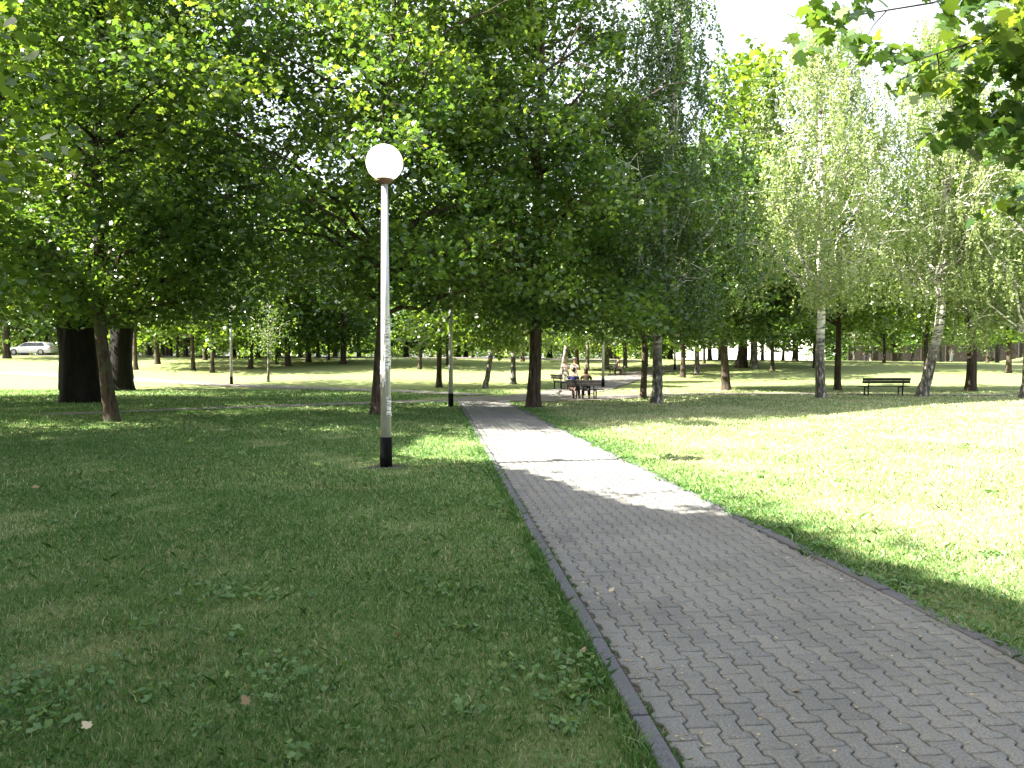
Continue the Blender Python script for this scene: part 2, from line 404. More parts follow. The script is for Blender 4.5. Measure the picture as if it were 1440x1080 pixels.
plant('maple_tree', x, y, 'dark maple with a low fork standing alone right of the speckled birch', seed=8, H=12.6, R=4.2, z0=3.7, r0=.23, nl=34, cp=7, lp=130, ls=.21, leaf='hex', lmat='maple_dark', bmat='bark_brown', sides=12)
x, y = at(1155, 560)
plant('birch_tree', x, y, 'pale weeping birch with forked white upper stems, left of the empty bench', seed=9, H=16.2, R=3.8, z0=5.4, r0=.2,
      nl=38, cp=6, lp=175, ls=.13, kind='birch', leaf='birch', lmat='birch', bmat='birch_bark', style='tall', group='birches on the right lawn')
x, y = at(1178, 549)
plant('slim_tree', x, y, 'slim dark forked tree just behind the birch left of the empty bench', seed=10, H=12.5, R=3.8, z0=4.4, r0=.17, nl=24, cp=6, lp=95, ls=.2, leaf='hex', lmat='lime', bmat='bark_brown')
x, y = at(1297, 558)
d = y
plant('birch_tree', x, y, 'crooked birch leaning right beside the empty bench, its upper trunk sunlit white', seed=11, H=17.2, R=3.7, z0=5.8, r0=.235,
      trunk=[(0, 0, 0), (.35, 0, 1.9), (.62, 0, 2.9), (.85, 0, 3.9), (.9, 0, 6), (1.1, .2, 11), (1.0, .2, 16.5)], nl=44, cp=6, lp=190, ls=.13, kind='birch', leaf='birch', lmat='birch', bmat='birch_bark', style='tall', group='birches on the right lawn')
x, y = at(1365, 550)
plant('maple_tree', x, y, 'brown trunked maple between the crooked birch and the right hand edge birch', seed=12, H=13.5, R=4.0, z0=4.6, r0=.26, nl=28, cp=6, lp=110, ls=.2, leaf='hex', lmat='maple', bmat='bark_brown', sides=12)
x, y = at(1441, 560)
plant('birch_tree', x, y, 'birch with a white speckled trunk at the far right of the lawn', seed=13, H=15.5, R=3.4, z0=3.6, r0=.2, nl=34, cp=6, lp=175, ls=.13, kind='birch', leaf='birch', lmat='birch', bmat='birch_bark', style='tall', group='birches on the right lawn')
# --- the trees beside the camera that shade the foreground and hang into the picture
plant('shade_tree', -11.2, 4.3, 'big spreading maple beside the lawn left of the viewpoint, shading the foreground', seed=21, H=13.5, R=6.3, z0=5.2, r0=.3,
      nl=60, cp=8, lp=170, ls=.2, leaf='maple', lmat='maple', bmat='bark', style='wide', clump=(.8, .4))
plant('shade_tree', -14.2, 12.8, 'broad maple whose sunlit leaves reach in at the upper left', seed=22, H=10.5, R=5.2, z0=3.6, r0=.24,
      nl=38, cp=7, lp=160, ls=.18, leaf='maple', lmat='lime', bmat='bark', style='wide', group='maples of the near row')
plant('shade_tree', -3.0, -7.5, 'maple behind the viewpoint, shading the near end of the paved path', seed=23, H=13, R=6.0, z0=4.5, r0=.3,
      nl=54, cp=7, lp=110, ls=.28, leaf='hex', lmat='maple', bmat='bark', style='wide', clump=(.95, .4))
plant('shade_tree', -25.5, 21.5, 'unseen spreading maple added beyond the left picture edge to shade the lawn, nearer one', seed=25, H=14, R=5.8, z0=3.6, r0=.28,  # out of view, added to cast shade on the left lawn
      nl=32, cp=6, lp=70, ls=.3, leaf='hex', lmat='maple', bmat='bark', style='wide', clump=(.95, .4))
plant('shade_tree', -29.5, 29.0, 'unseen spreading maple added beyond the left picture edge to shade the black trunks, farther one', seed=26, H=16, R=6.6, z0=3.4, r0=.3,  # out of view, added to keep the old black trunks in shade
      nl=34, cp=6, lp=75, ls=.32, leaf='hex', lmat='maple_dark', bmat='bark', style='wide', clump=(1., .4))
plant('overhanging_maple', 7.4, 5.6, 'maple whose big leafed boughs hang into the upper right corner', seed=24, H=8.5, R=3.6, z0=4.1, r0=.2,
      nl=24, cp=7, lp=150, ls=.10, leaf='stalked', lmat='maple', bmat='bark', style='wide', off=(.4, .3), clump=(.21, .12),
      boughs=[(z, (gx_ - 7.4, gy_ - 5.6, gz_)) for z, gx_, gy_, gz_ in ((3.4, 2.12, 5.2, 3.95), (3.2, 2.55, 5.1, 3.62), (3.0, 2.95, 5.1, 3.75), (2.8, 3.0, 5.3, 3.30), (2.6, 3.3, 5.1, 3.05), (2.3, 3.5, 5.5, 2.75), (2.9, 3.25, 4.9, 3.6))])

# --- prototypes for the farther trees: meshes are made once, every tree is its own thing
PR = {}
def proto(k, **kw): PR[k] = tree_meshes(**kw)
proto('g1', seed=31, H=15, R=4.6, z0=2.4, r0=.26, nl=24, cp=5, lp=60, ls=.34, leaf='quad', lmat='maple', sides=8, clump=(.9, .4), bmat='bark_brown')
proto('g2', seed=32, H=16, R=4.4, z0=2.6, r0=.24, nl=24, cp=5, lp=60, ls=.34, leaf='quad', lmat='lime', sides=8, clump=(.9, .4), bmat='bark_brown')
proto('g3', seed=33, H=13, R=5.0, z0=2.2, r0=.3, nl=24, cp=5, lp=60, ls=.36, leaf='quad', lmat='maple', sides=8, clump=(.9, .4), style='wide')
proto('g4', seed=34, H=17, R=4.0, z0=2.8, r0=.22, nl=24, cp=5, lp=60, ls=.34, leaf='quad', lmat='maple_dark', sides=8, clump=(.9, .4), style='tall')
proto('s1', seed=35, H=9, R=2.7, z0=2.5, r0=.12, nl=16, cp=5, lp=45, ls=.26, leaf='quad', lmat='lime', sides=8, clump=(.6, .3), bmat='bark_brown')
proto('b1', seed=36, H=15, R=3.0, z0=3.6, r0=.2, nl=26, cp=5, lp=90, ls=.26, kind='birch', leaf='birch', lmat='birch', bmat='birch_bark', sides=8, style='tall')
proto('b2', seed=37, H=13, R=2.8, z0=4.2, r0=.18, nl=24, cp=5, lp=90, ls=.26, kind='birch', leaf='birch', lmat='lime', bmat='birch_bark', sides=8, style='tall',
      trunk=[(0, 0, 0), (.5, 0, 3), (.8, .1, 7), (.9, 0, 12.5)])
proto('y1', seed=38, H=5.2, R=1.0, z0=2.8, r0=.08, nl=10, cp=4, lp=30, ls=.15, kind='birch', leaf='birch', lmat='maple', bmat='birch_bark', sides=8, style='tall')
proto('w1', seed=41, H=17, R=5.2, z0=1.6, r0=.3, nl=26, cp=6, lp=42, ls=.5, leaf='quad', lmat='lime', sides=6, clump=(1.1, .5), bmat='bark_brown')
proto('w2', seed=42, H=19, R=5.6, z0=2.2, r0=.34, nl=28, cp=6, lp=42, ls=.5, leaf='quad', lmat='maple', sides=6, clump=(1.1, .5), bmat='bark_brown', style='wide')
proto('w3', seed=43, H=20, R=5.0, z0=1.2, r0=.32, nl=26, cp=6, lp=42, ls=.5, leaf='quad', lmat='maple_dark', sides=6, clump=(1.1, .5), style='wide')
proto('u1', seed=44, H=4.2, R=1.9, z0=.3, r0=.06, nl=16, cp=5, lp=30, ls=.24, leaf='quad', lmat='lime', sides=6, clump=(.5, .3), bmat='bark_brown', style='wide')
proto('u2', seed=45, H=4.2, R=1.9, z0=.4, r0=.06, nl=16, cp=5, lp=30, ls=.26, leaf='quad', lmat='maple_dark', sides=6, clump=(.5, .3), bmat='bark_brown', style='wide')
proto('t1', seed=46, H=14, R=3.6, z0=4.0, r0=.24, nl=22, cp=5, lp=55, ls=.36, leaf='quad', lmat='lime', sides=8, clump=(.9, .4), bmat='bark')
proto('t2', seed=47, H=15, R=3.4, z0=4.2, r0=.19, nl=22, cp=5, lp=55, ls=.36, leaf='quad', lmat='maple', sides=8, clump=(.9, .4), bmat='bark')
mid = [
 # px, py, proto, scale, label, depth
 (10, 497, 'g4', 1.4, 'thick trunked tree in front of the white car\'s bonnet, at the left border', 74),
 (37, 490, 'g1', 1.0, 'tree with a thin straight trunk directly behind the roof of the white car', 90),
 (67, 490, 'g2', 1.0, 'tree behind the tail of the white car', 92),
 (191, 520, 's1', 1.35, 'slender tree with an olive lit trunk hugging the right side of the black old trunks', None),
 (209, 500, 'g4', 1.0, 'dark straight tree first in the distance right of the old black trunks', 82),
 (236, 501, 'g2', 1.0, 'distant tree beyond the bright lawn, left of the slender pair by the far lamp', 84),
 (261, 502, 'g1', .95, 'distant forked tree behind the left stem of the slender pair by the far lamp', 80),
 (272, 521, 's1', 1.25, 'slender brown tree, left one of the pair standing left of the far lamp', None),
 (299, 524, 's1', 1.15, 'slender pale tree, right one of the pair standing left of the far lamp', None),
 (362, 501, 'g3', .9, 'distant bushy tree between the far lamp and the white birch sapling', 78),
 (405, 515, 'g1', 1.0, 'leaning brown tree in the left middle distance, nearest of its three neighbours', None),
 (434, 509, 'g2', .95, 'brown tree second in the left middle distance group, with a pale foot', None),
 (447, 501, 'g4', .9, 'thin distant tree between the second and third of the middle distance group', 88),
 (483, 512, 'g1', .95, 'straight brown tree third in the left middle distance group, left of the near lamp', None),
 (571, 503, 'g3', 1.0, 'distant tree with a stout trunk just right of the nearest lamp post', 86),
 (617, 545, 's1', 1.25, 'slim dark tree left of the second lamp post', None),
 (645, 503, 'g2', .95, 'distant tree seen just right of the second lamp post', 84),
 (682, 546, 'b2', .82, 'dark young birch leaning right, left of the junction maple', None),
 (703, 503, 'g4', 1.0, 'distant straight tree between the leaning birch and the speckled birch behind the junction', 88),
 (722, 540, 'b1', .85, 'birch with a black and white trunk just left behind the junction maple', None),
 (773, 504, 'g3', 1.0, 'distant thick trunked tree beyond the lawn left of the standing women', 90),
 (789, 527, 'b2', .8, 'slanting birch behind the bench where the women stand', None),
 (826, 522, 'b1', .85, 'white trunked birch behind the seated people', None),
 (853, 520, 'b1', 1.0, 'bright white birch beside the lamp post beyond the seated people', None),
 (879, 517, 'b1', .9, 'birch with a reddish lit trunk in front of the lone sitter', None),
 (943, 506, 'g1', .95, 'distant tree right of the dark speckled birch', 86),
 (960, 531, 's1', 1.35, 'slim forked tree left of the twin stemmed middle birch', None),
 (980, 527, 'b1', .95, 'middle distance birch with a knotted white trunk left of the dark forked maple', None),
 (998, 506, 'g2', .95, 'distant lime green tree immediately left of the dark forked maple', 80),
 (1036, 517, 'b2', 1.15, 'white birch, left one of a touching pair right of the dark forked maple', None),
 (1044, 517, 'g2', 1.65, 'tall light green tree touching a white birch, its top against the open sky', None),
 (1060, 518, 'b1', 1.5, 'isolated birch with white forks in the centre right of the far lawn', None),
 (1072, 506, 'g4', .85, 'thin tree leaning right in front of the long white wall', 88),
 (1101, 505, 's1', 1.3, 'small round tree in front of the middle of the long white wall', 90),
 (1118, 509, 'g3', 1.05, 'thick grey trunked tree in front of the right half of the long white wall', 78),
 (1201, 507, 'b1', .95, 'thin grey birch at the left end of the brown board fence', 96),
 (1224, 508, 'b1', .9, 'very white thin birch in front of the left part of the brown board fence', 95),
 (1258, 509, 'g1', 1.0, 'cream sunlit trunk in front of the middle of the brown board fence', 94),
 (1281, 508, 'b2', .95, 'birch just left behind the crooked birch, near the brown board fence', 97),
 (1323, 509, 'b1', .95, 'thin white birch between the crooked birch and the person in white', 97),
 (1402, 508, 'g4', .95, 'grey stemmed tree by the fence near the pale mound', 100),
]
for px, py, k, sc, lab, dd in mid:
    x, y = atd(px, dd) if dd else at(px, py)
    e = plant({'g': 'park_tree', 's': 'slim_tree', 'b': 'birch_tree'}[k[0]], x, y, lab, 'birch' if k[0] == 'b' else 'tree', 'trees across the middle of the park', PR[k], rz=(0 if k == 'b2' else RNG.uniform(0, 6)), sc=sc)
for q, px in enumerate((222, 250, 289, 330, 352, 390, 422, 462, 505, 590, 630, 664, 735, 757, 812, 908, 927, 990, 1012, 1086, 1146, 1243, 1303, 1388, 1418)):
    x, y = atd(px, (66, 78, 72, 84, 61)[q % 5])
    plant('slim_tree', x, y, 'slim straight trunked tree, one of the loose rows across the far half of the lawns', 'tree', 'slim trees in loose rows across the far lawns', PR[('t1', 't2')[q % 2]], rz=RNG.uniform(0, 6), sc=RNG.uniform(.72, .92))
x, y = at(377, 537)
plant('birch_sapling', x, y, 'young birch with a thin bright white stem beside the left path', 'birch', None, PR['y1'])
# far wood
k = 0
for row, (d0, step) in enumerate(((86, 4.0), (112, 8.0), (128, 9.), (146, 10.))):
    xx = -d0 * .72 + RNG.uniform(0, 5)
    while xx < d0 * .74:
        u = xx / d0; px = 720 + u * F
        dd = d0 + RNG.uniform(-5, 5) * (.7 if row == 0 else 1)
        if row < 3 and 930 < px < 1195:
            xx += step; continue
        pk = ('w3', 'w2')[k % 2] if px > 1190 else ('t1', 't2', 'b2', 't2', 't1')[k % 5] if row == 0 else ('w1', 'w2', 'w1', 'g2')[k % 4]
        dark = px > 1190
        if dark and row < 2: dd = 124 + 6 * row
        plant('forest_tree', xx, dd, 'tall dark green tree massed behind the brown board fence' if dark else 'tall green tree in the dense wood closing the far side of the lawns', 'tree',
              'dark wood behind the board fence' if dark else 'trees of the far wood', PR[pk], rz=RNG.uniform(0, 6), sc=RNG.uniform(.8, 1.1) * (.72 if 930 < px < 1195 else 1))
        k += 1; xx += step * RNG.uniform(.75, 1.25)
xx = -72
while xx < 24:
    dd = RNG.uniform(97, 106)
    plant('shrub', xx, dd, 'bushy light green shrub along the foot of the far wood', 'shrub', 'shrubs at the foot of the far wood', PR['u1'], rz=RNG.uniform(0, 6), sc=RNG.uniform(.8, 1.4))
    xx += RNG.uniform(3.5, 6.5)

xx = 47
while xx < 76:
    dd = RNG.uniform(111, 115)
    plant('shrub', xx, dd, 'dark green bush rising behind the brown board fence', 'shrub', 'bushes behind the board fence', PR['u2'], rz=RNG.uniform(0, 6), sc=RNG.uniform(1.2, 1.7))
    xx += RNG.uniform(2.5, 4)

# ------------------------------------------------------------------ ground
def ground_material():
    m, nt, ns, ln = mat('lawn')
    o = N(nt, 'ShaderNodeOutputMaterial'); b = N(nt, 'ShaderNodeBsdfPrincipled'); b.inputs['Roughness'].default_value = .95
    b.inputs['Specular IOR Level'].default_value = .1
    tc = N(nt, 'ShaderNodeTexCoord')
    def nz(sc, det=6, ro=.6):
        n = N(nt, 'ShaderNodeTexNoise'); n.inputs['Scale'].default_value = sc; n.inputs['Detail'].default_value = det; n.inputs['Roughness'].default_value = ro
        ln.new(tc.outputs['Object'], n.inputs['Vector']); return n
    a = nz(14, 8, .75); c1 = ramp(nt, [(.3, (.055, .10, .026)), (.5, (.16, .20, .075)), (.7, (.30, .30, .16))]); ln.new(a.outputs[0], c1.inputs[0])
    d = nz(.55, 6, .6); r2 = ramp(nt, [(.50, (0, 0, 0)), (.68, (.75, .75, .75))]); ln.new(d.outputs[0], r2.inputs[0])
    mx = N(nt, 'ShaderNodeMix', data_type='RGBA'); ln.new(r2.outputs[0], mx.inputs[0]); ln.new(c1.outputs[0], mx.inputs[6]); mx.inputs[7].default_value = (.20, .18, .085, 1)
    ln.new(mx.outputs[2], b.inputs['Base Color'])
    bp = N(nt, 'ShaderNodeBump'); bp.inputs['Strength'].default_value = 1.; bp.inputs['Distance'].default_value = .04
    ln.new(a.outputs[0], bp.inputs['Height']); ln.new(bp.outputs[0], b.inputs['Normal']); ln.new(b.outputs[0], o.inputs[0])
    return m
M['lawn'] = ground_material()
def pave_material(name, base, stain, scale=1.):
    m, nt, ns, ln = mat(name)
    o = N(nt, 'ShaderNodeOutputMaterial'); b = N(nt, 'ShaderNodeBsdfPrincipled'); b.inputs['Roughness'].default_value = .85
    b.inputs['Specular IOR Level'].default_value = .3
    tc = N(nt, 'ShaderNodeTexCoord'); at_ = N(nt, 'ShaderNodeAttribute'); at_.attribute_name = 'tone'
    n1 = N(nt, 'ShaderNodeTexNoise'); n1.inputs['Scale'].default_value = 90 * scale; n1.inputs['Detail'].default_value = 5; ln.new(tc.outputs['Object'], n1.inputs['Vector'])
    n2 = N(nt, 'ShaderNodeTexNoise'); n2.inputs['Scale'].default_value = 1.1; n2.inputs['Detail'].default_value = 6; ln.new(tc.outputs['Object'], n2.inputs['Vector'])
    r1 = ramp(nt, [(.35, tuple(c * .72 for c in base)), (.65, tuple(c * 1.2 for c in base))]); ln.new(n1.outputs[0], r1.inputs[0])
    r2 = ramp(nt, [(.42, (1, 1, 1)), (.68, stain)]); ln.new(n2.outputs[0], r2.inputs[0])
    mx = N(nt, 'ShaderNodeMix', data_type='RGBA', blend_type='MULTIPLY'); mx.inputs[0].default_value = 1; ln.new(r1.outputs[0], mx.inputs[6]); ln.new(r2.outputs[0], mx.inputs[7])
    r3 = ramp(nt, [(0, (.86, .86, .88)), (.5, (1, 1, 1)), (1, (1.10, 1.08, 1.04))]); ln.new(at_.outputs['Fac'], r3.inputs[0])
    my = N(nt, 'ShaderNodeMix', data_type='RGBA', blend_type='MULTIPLY'); my.inputs[0].default_value = 1; ln.new(mx.outputs[2], my.inputs[6]); ln.new(r3.outputs[0], my.inputs[7])
    ln.new(my.outputs[2], b.inputs['Base Color'])
    bp = N(nt, 'ShaderNodeBump'); bp.inputs['Strength'].default_value = .5; bp.inputs['Distance'].default_value = .004
    ln.new(n1.outputs[0], bp.inputs['Height']); ln.new(bp.outputs[0], b.inputs['Normal']); ln.new(b.outputs[0], o.inputs[0])
    return m
M['paver'] = pave_material('grey_pavers', (.170, .168, .156), (.80, .80, .79))
M['kerb'] = pave_material('kerb_concrete', (.12, .12, .128), (.75, .75, .75))
M['soil'] = simple('joint_soil', (.07, .06, .045), .95, nscale=30, bump=.6, col2=(.025, .03, .015))
M['path2'] = pave_material('worn_paving', (.14, .13, .118), (.7, .68, .62), .3)
gx = np.unique(np.concatenate([np.linspace(-420, -90, 12), np.linspace(-90, 90, 73), np.linspace(90, 420, 12)]))
gy = np.unique(np.concatenate([np.linspace(-150, -10, 8), np.linspace(-10, 34, 12), np.linspace(34, 110, 77), np.linspace(110, 600, 26)]))
X, Y = np.meshgrid(gx, gy); Z = gz(X, Y)
V = np.stack([X, Y, Z], -1).reshape(-1, 3); nx = len(gx); ny = len(gy)
i = np.arange(ny - 1)[:, None] * nx; j = np.arange(nx - 1)[None]
Q = np.stack([i + j, i + j + 1, i + nx + j + 1, i + nx + j], -1).reshape(-1, 4)
tag(link('ground', np_mesh('ground', V, Q.ravel(), np.full(len(Q), 4), None, M['lawn'], True)), kind='structure')

def strip(name, pts, material, lift=.02, sub=.8):
    """pts: list of (x, y, halfwidth) along a path; draped over the terrain"""
    P = []
    for (a, b) in zip(pts[:-1], pts[1:]):
        n = max(1, int(math.hypot(b[0] - a[0], b[1] - a[1]) / sub))
        for q in range(n):
            t = q / n; P.append([a[c] * (1 - t) + b[c] * t for c in range(3)])
    P.append(list(pts[-1])); P = np.array(P)
    c = P[:, :2].copy()
    for _ in range(6): c[1:-1] = (c[:-2] + 2 * c[1:-1] + c[2:]) / 4
    T = np.gradient(c, axis=0); T /= np.linalg.norm(T, axis=1)[:, None]; Nn = np.column_stack([-T[:, 1], T[:, 0]])
    w = P[:, 2] + .05 * np.sin(np.arange(len(P)) * 1.7) + RNG.normal(0, .04, len(P))
    rows = []
    for f in (-1, -.5, 0, .5, 1):
        xy = c + Nn * (w * f)[:, None]
        rows.append(np.column_stack([xy, gz(xy[:, 0], xy[:, 1]) + lift]))
    V = np.stack(rows, 1).reshape(-1, 3); n = len(c)
    i = np.arange(n - 1)[:, None] * 5; j = np.arange(4)[None]
    Q = np.stack([i + j, i + 5 + j, i + 6 + j, i + 1 + j], -1).reshape(-1, 4)[:, ::-1]
    o = link(name, np_mesh(name, V, Q.ravel(), np.full(len(Q), 4), np.full(len(Q), .5), material))
    return tag(o, kind='structure'), c, w
PATHS = []
def add_strip(name, pix, hw, lift=.02, material=None):
    pts = [(*at(px, py), h) for (px, py), h in zip(pix, hw if isinstance(hw, (list, tuple)) else [hw] * len(pix))]
    o, c, w = strip(name, pts, material or M['path2'], lift); PATHS.append((c, w)); return o
add_strip('path', [(60, 584), (180, 579), (300, 574.5), (460, 569), (600, 564.5), (690, 562.5)], [.5, .55, .6, .65, .75, 1.0], .020)
add_strip('path', [(0, 524), (120, 530), (200, 535), (325, 542), (460, 547), (560, 550), (680, 556)], [1.3, 1.2, 1.1, .9, .9, .9, .9], .026)
add_strip('path', [(640, 561), (700, 562), (760, 562), (830, 561), (880, 557.5), (960, 554.5), (1160, 554), (1300, 556), (1500, 556)], [1.6, 2.1, 1.9, 1.7, 1.1, .8, .7, .7, .7], .032)
add_strip('path', [(740, 560), (800, 552), (838, 543), (870, 533), (900, 525), (945, 517), (1010, 513)], [1.5, 1.5, 1.5, 1.5, 1.5, 1.4, 1.2], .040)
add_strip('road', [(-150, 500.2), (60, 500.6), (200, 501), (420, 502.5), (700, 504.5), (900, 507)], 1.8, .05)
add_strip('gravel_yard', [(1425, 503), (1500, 500), (1600, 499)], [1., 4, 6], .06, simple('pale_gravel', (.62, .58, .5), .9, nscale=20))

# main paved path: interlocking blocks, each a real bevelled block
TA = math.atan(-.1); U = np.array([math.sin(TA), math.cos(TA)]); W_ = np.array([math.cos(TA), -math.sin(TA)])
def left_x(y): return 1.03 - .1 * y
def right_x(y): return 3.35 - .12 * y
O0 = np.array([left_x(1.0), 1.0])
P_, L_, a_ = .125, .225, .0135
gap = .0038
out = np.array([(-P_/2-a_, -.5*L_), (0.0, -.5*L_-.004), (P_/2+a_, -.5*L_), (P_/2+a_, -.30*L_), (P_/2-a_, -.20*L_), (P_/2-a_, .20*L_), (P_/2+a_, .30*L_), (P_/2+a_, .5*L_), (0.02, .5*L_-.004), (-P_/2-a_, .5*L_), (-P_/2-a_, .30*L_), (-P_/2+a_, .20*L_), (-P_/2+a_, -.20*L_), (-P_/2-a_, -.30*L_)])
def inset(o, g):
    n = len(o); r = []
    for k in range(n):
        p0, p1, p2 = o[k - 1], o[k], o[(k + 1) % n]
        e1 = (p1 - p0) / np.linalg.norm(p1 - p0); e2 = (p2 - p1) / np.linalg.norm(p2 - p1)
        n1 = np.array([-e1[1], e1[0]]); n2 = np.array([-e2[1], e2[0]])
        b = (n1 + n2); b /= max(.3, (b * b).sum() / 2); r.append(p1 + b * g)
    return np.array(r)
o1, o2 = inset(out, gap), inset(out, gap + .006)
VV, FF, SS, TT = [], [], [], []; off = 0
nrow = int(31.5 / L_)
for c in range(20):
    for r in range(-1, nrow):
        cx = (c + .5) * P_; cy = (r + (.5 if c % 2 else 0)) * L_
        ctr = O0 + W_ * cx + U * cy
        if ctr[1] < .8: continue
        if ctr[0] - .01 > right_x(ctr[1]): continue
        n = len(out); zt = .022 + random.gauss(0, .0014); tx, ty = random.gauss(0, .006), random.gauss(0, .006)
        rot = random.gauss(0, .006)
        for pl, z in ((o1, .0), (o1, zt - .005), (o2, zt)):
            q = pl @ np.array([[math.cos(rot), math.sin(rot)], [-math.sin(rot), math.cos(rot)]])
            xy = ctr + q[:, 0:1] * W_ + q[:, 1:2] * U
            zz = np.full(n, z) + (q[:, 0] * tx + q[:, 1] * ty if z else 0)
            VV.append(np.column_stack([xy, zz]))
        t = min(1, max(0, random.gauss(.5, .2)))
        for ring in (0, 1):
            for k in range(n):
                k2 = (k + 1) % n
                FF += [off + ring*n + k, off + ring*n + k2, off + ring*n + n + k2, off + ring*n + n + k]; SS.append(4); TT.append(t)
        FF += [off + 2*n + k for k in range(n)]; SS.append(n); TT.append(t)
        off += 3 * n
tag(link('paved_path', np_mesh('paved_path', np.concatenate(VV), FF, SS, TT, M['paver'])), kind='structure')
# bedding under the blocks, and soil filled joints
bed = np.array([(left_x(0) - .02, 0, .006), (right_x(0) + .06, 0, .006), (right_x(32.3) + .05, 32.3, .006), (left_x(32.3) - .02, 32.3, .006)])
tag(link('path_bed', np_mesh('path_bed', bed, [0, 1, 2, 3], [4], None, M['soil'])), kind='structure')
bm = bmesh.new()
y0 = .6
while y0 < 31.0:
    y1 = y0 + .985
    for sgn, fx in ((-1, left_x), (1, right_x)):
        wdt = .085 if sgn < 0 else .11
        xa, xb = fx(y0), fx(y1); c = Vector(((xa + xb) / 2 + sgn * (wdt / 2 + (.03 if sgn < 0 else -.03)), (y0 + y1) / 2, (-.022 if sgn < 0 else -.012) + random.gauss(0, .003)))
        ang = math.atan2(-(xb - xa), y1 - y0)
        bm_box(bm, c, (wdt, .98, .13 if sgn < 0 else .105), Matrix.Rotation(ang + random.gauss(0, .002), 3, 'Z'), .008)
    y0 += .99
o = bm_obj('kerb', bm, M['kerb']); tag(o, kind='structure')

# ------------------------------------------------------------------ grass
def in_path(x, y, m=0.):
    l = 1.03 - .1 * y - .125 + m; r = 3.35 - .12 * y + .05 - m
    a = (x > l) & (x < r) & (y < 32.3)
    for c, w in PATHS:
        sel = (c[:, 1] < 45)
        if not sel.any(): continue
        cc = c[sel]; ww = w[sel]
        k = (y > cc[:, 1].min() - 3) & (~a)
        if not k.any(): continue
        idx = np.where(k)[0]
        for s0 in range(0, len(idx), 20000):
            ii = idx[s0:s0 + 20000]
            d2 = (x[ii, None] - cc[None, :, 0]) ** 2 + (y[ii, None] - cc[None, :, 1]) ** 2
            mn = d2.argmin(1)
            a[ii] |= np.sqrt(d2[np.arange(len(ii)), mn]) < ww[mn] - .08
    return a
def patch(x, y):
    return (np.sin(x * 1.3 + 2 * np.sin(y * .9)) + np.sin(y * 1.7 + 1.5 * np.sin(x * 1.1 + 2)) + .8 * np.sin(x * 3.1 + y * 2.3) + .6 * np.sin(x * 5.3 - y * 4.1 + 1)) / 3.4
bands = [(2.0, 3.6, 9000, .0032, .040), (3.6, 6, 5200, .0042, .042), (6, 10, 2300, .0065, .045), (10, 17, 900, .010, .05), (17, 27, 330, .017, .055), (27, 42, 110, .03, .06)]
BX, BY, BW, BH = [], [], [], []
for d0, d1, dens, bw, bh in bands:
    ar = .5 * (d1 * d1 - d0 * d0) * 1.56
    n = int(ar * dens); r = np.sqrt(RNG.uniform(d0 * d0, d1 * d1, n)); u = RNG.uniform(-.78, .78, n)
    x, y = r * u, r
    k = ~in_path(x, y); x, y = x[k], y[k]; n = len(x)
    # bare soil ring by the lamp, thin dry patches
    k = (np.hypot(x + 1.97, (y - 12.1)) > .22) | (RNG.random(n) < .1)
    pp = patch(x, y); k &= (RNG.random(n) < np.where(pp > .62, .55, 1.0))
    x, y = x[k], y[k]; n = len(x)
    BX.append(x); BY.append(y); BW.append(np.full(n, bw) * RNG.uniform(.7, 1.3, n))
    BH.append(bh * (RNG.uniform(.4, 1.1, n) + (RNG.random(n) < .05) * RNG.uniform(.3, 1.1, n)) * (1 - .25 * np.clip(patch(x, y), 0, 1)))
# longer fringe leaning over both kerbs
for fx, sg in ((lambda y: 1.03 - .1 * y - .12, -1), (lambda y: 3.35 - .12 * y + .05, 1)):
    n = 16000; y = 2.2 + 20 * RNG.random(n) ** 1.7
    g = np.clip(np.sin(y * 3.1) + np.sin(y * 7.7 + 1) + .7, 0, 3)
    k = RNG.random(n) < .35 + .3 * g; y = y[k]; n = len(y)
    x = fx(y) + sg * np.abs(RNG.normal(0, .05, n)) - sg * (.05 if sg > 0 else .012) * g[k] * RNG.random(n)
    BX.append(x); BY.append(y); BW.append(.0035 + .0006 * y); BH.append(RNG.uniform(.03, .085, n))
# weeds in the joint by the left kerb
n = 2600; y = 3 + 16 * RNG.random(n) ** 1.3; k = (np.sin(y * 2.3) + np.sin(y * 5.9)) > .1; y = y[k]; n = len(y)
BX.append(1.03 - .1 * y - .015 + RNG.normal(0, .012, n)); BY.append(y); BW.append(.004 + .0006 * y); BH.append(RNG.uniform(.015, .045, n))
BX, BY, BW, BH = map(np.concatenate, (BX, BY, BW, BH)); n = len(BX)
a = RNG.uniform(0, 2 * PI, n); lx, ly = RNG.normal(0, .5, n), RNG.normal(0, .5, n)
base = np.column_stack([BX, BY, gz(BX, BY)]); sd = np.column_stack([np.cos(a), np.sin(a), np.zeros(n)]) * BW[:, None] * .5
midp = base + np.column_stack([lx * .3, ly * .3, np.full(n, .6)]) * BH[:, None]
tip = base + np.column_stack([lx * 1.1, ly * 1.1, np.full(n, .95)]) * BH[:, None]
V = np.stack([base - sd, base + sd, midp + sd * .8, tip, midp - sd * .8], 1).reshape(-1, 3)
pp = patch(BX, BY)
tone = .27 + .46 * smooth((BX - 3.6 + .12 * BY) / 1.2) + .14 * np.clip(pp, -.6, 1) + RNG.normal(0, .17, n) + (RNG.random(n) < .07) * .5 + .15 * (pp > .5) + .08 * (patch(BX * .37 + 5, BY * .41 + 2) > .35)  # right lawn made paler: glare of full sun put into blade colour
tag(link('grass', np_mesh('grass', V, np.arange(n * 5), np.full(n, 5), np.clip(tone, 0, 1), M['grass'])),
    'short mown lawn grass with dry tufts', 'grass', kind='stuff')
print('blades', n)
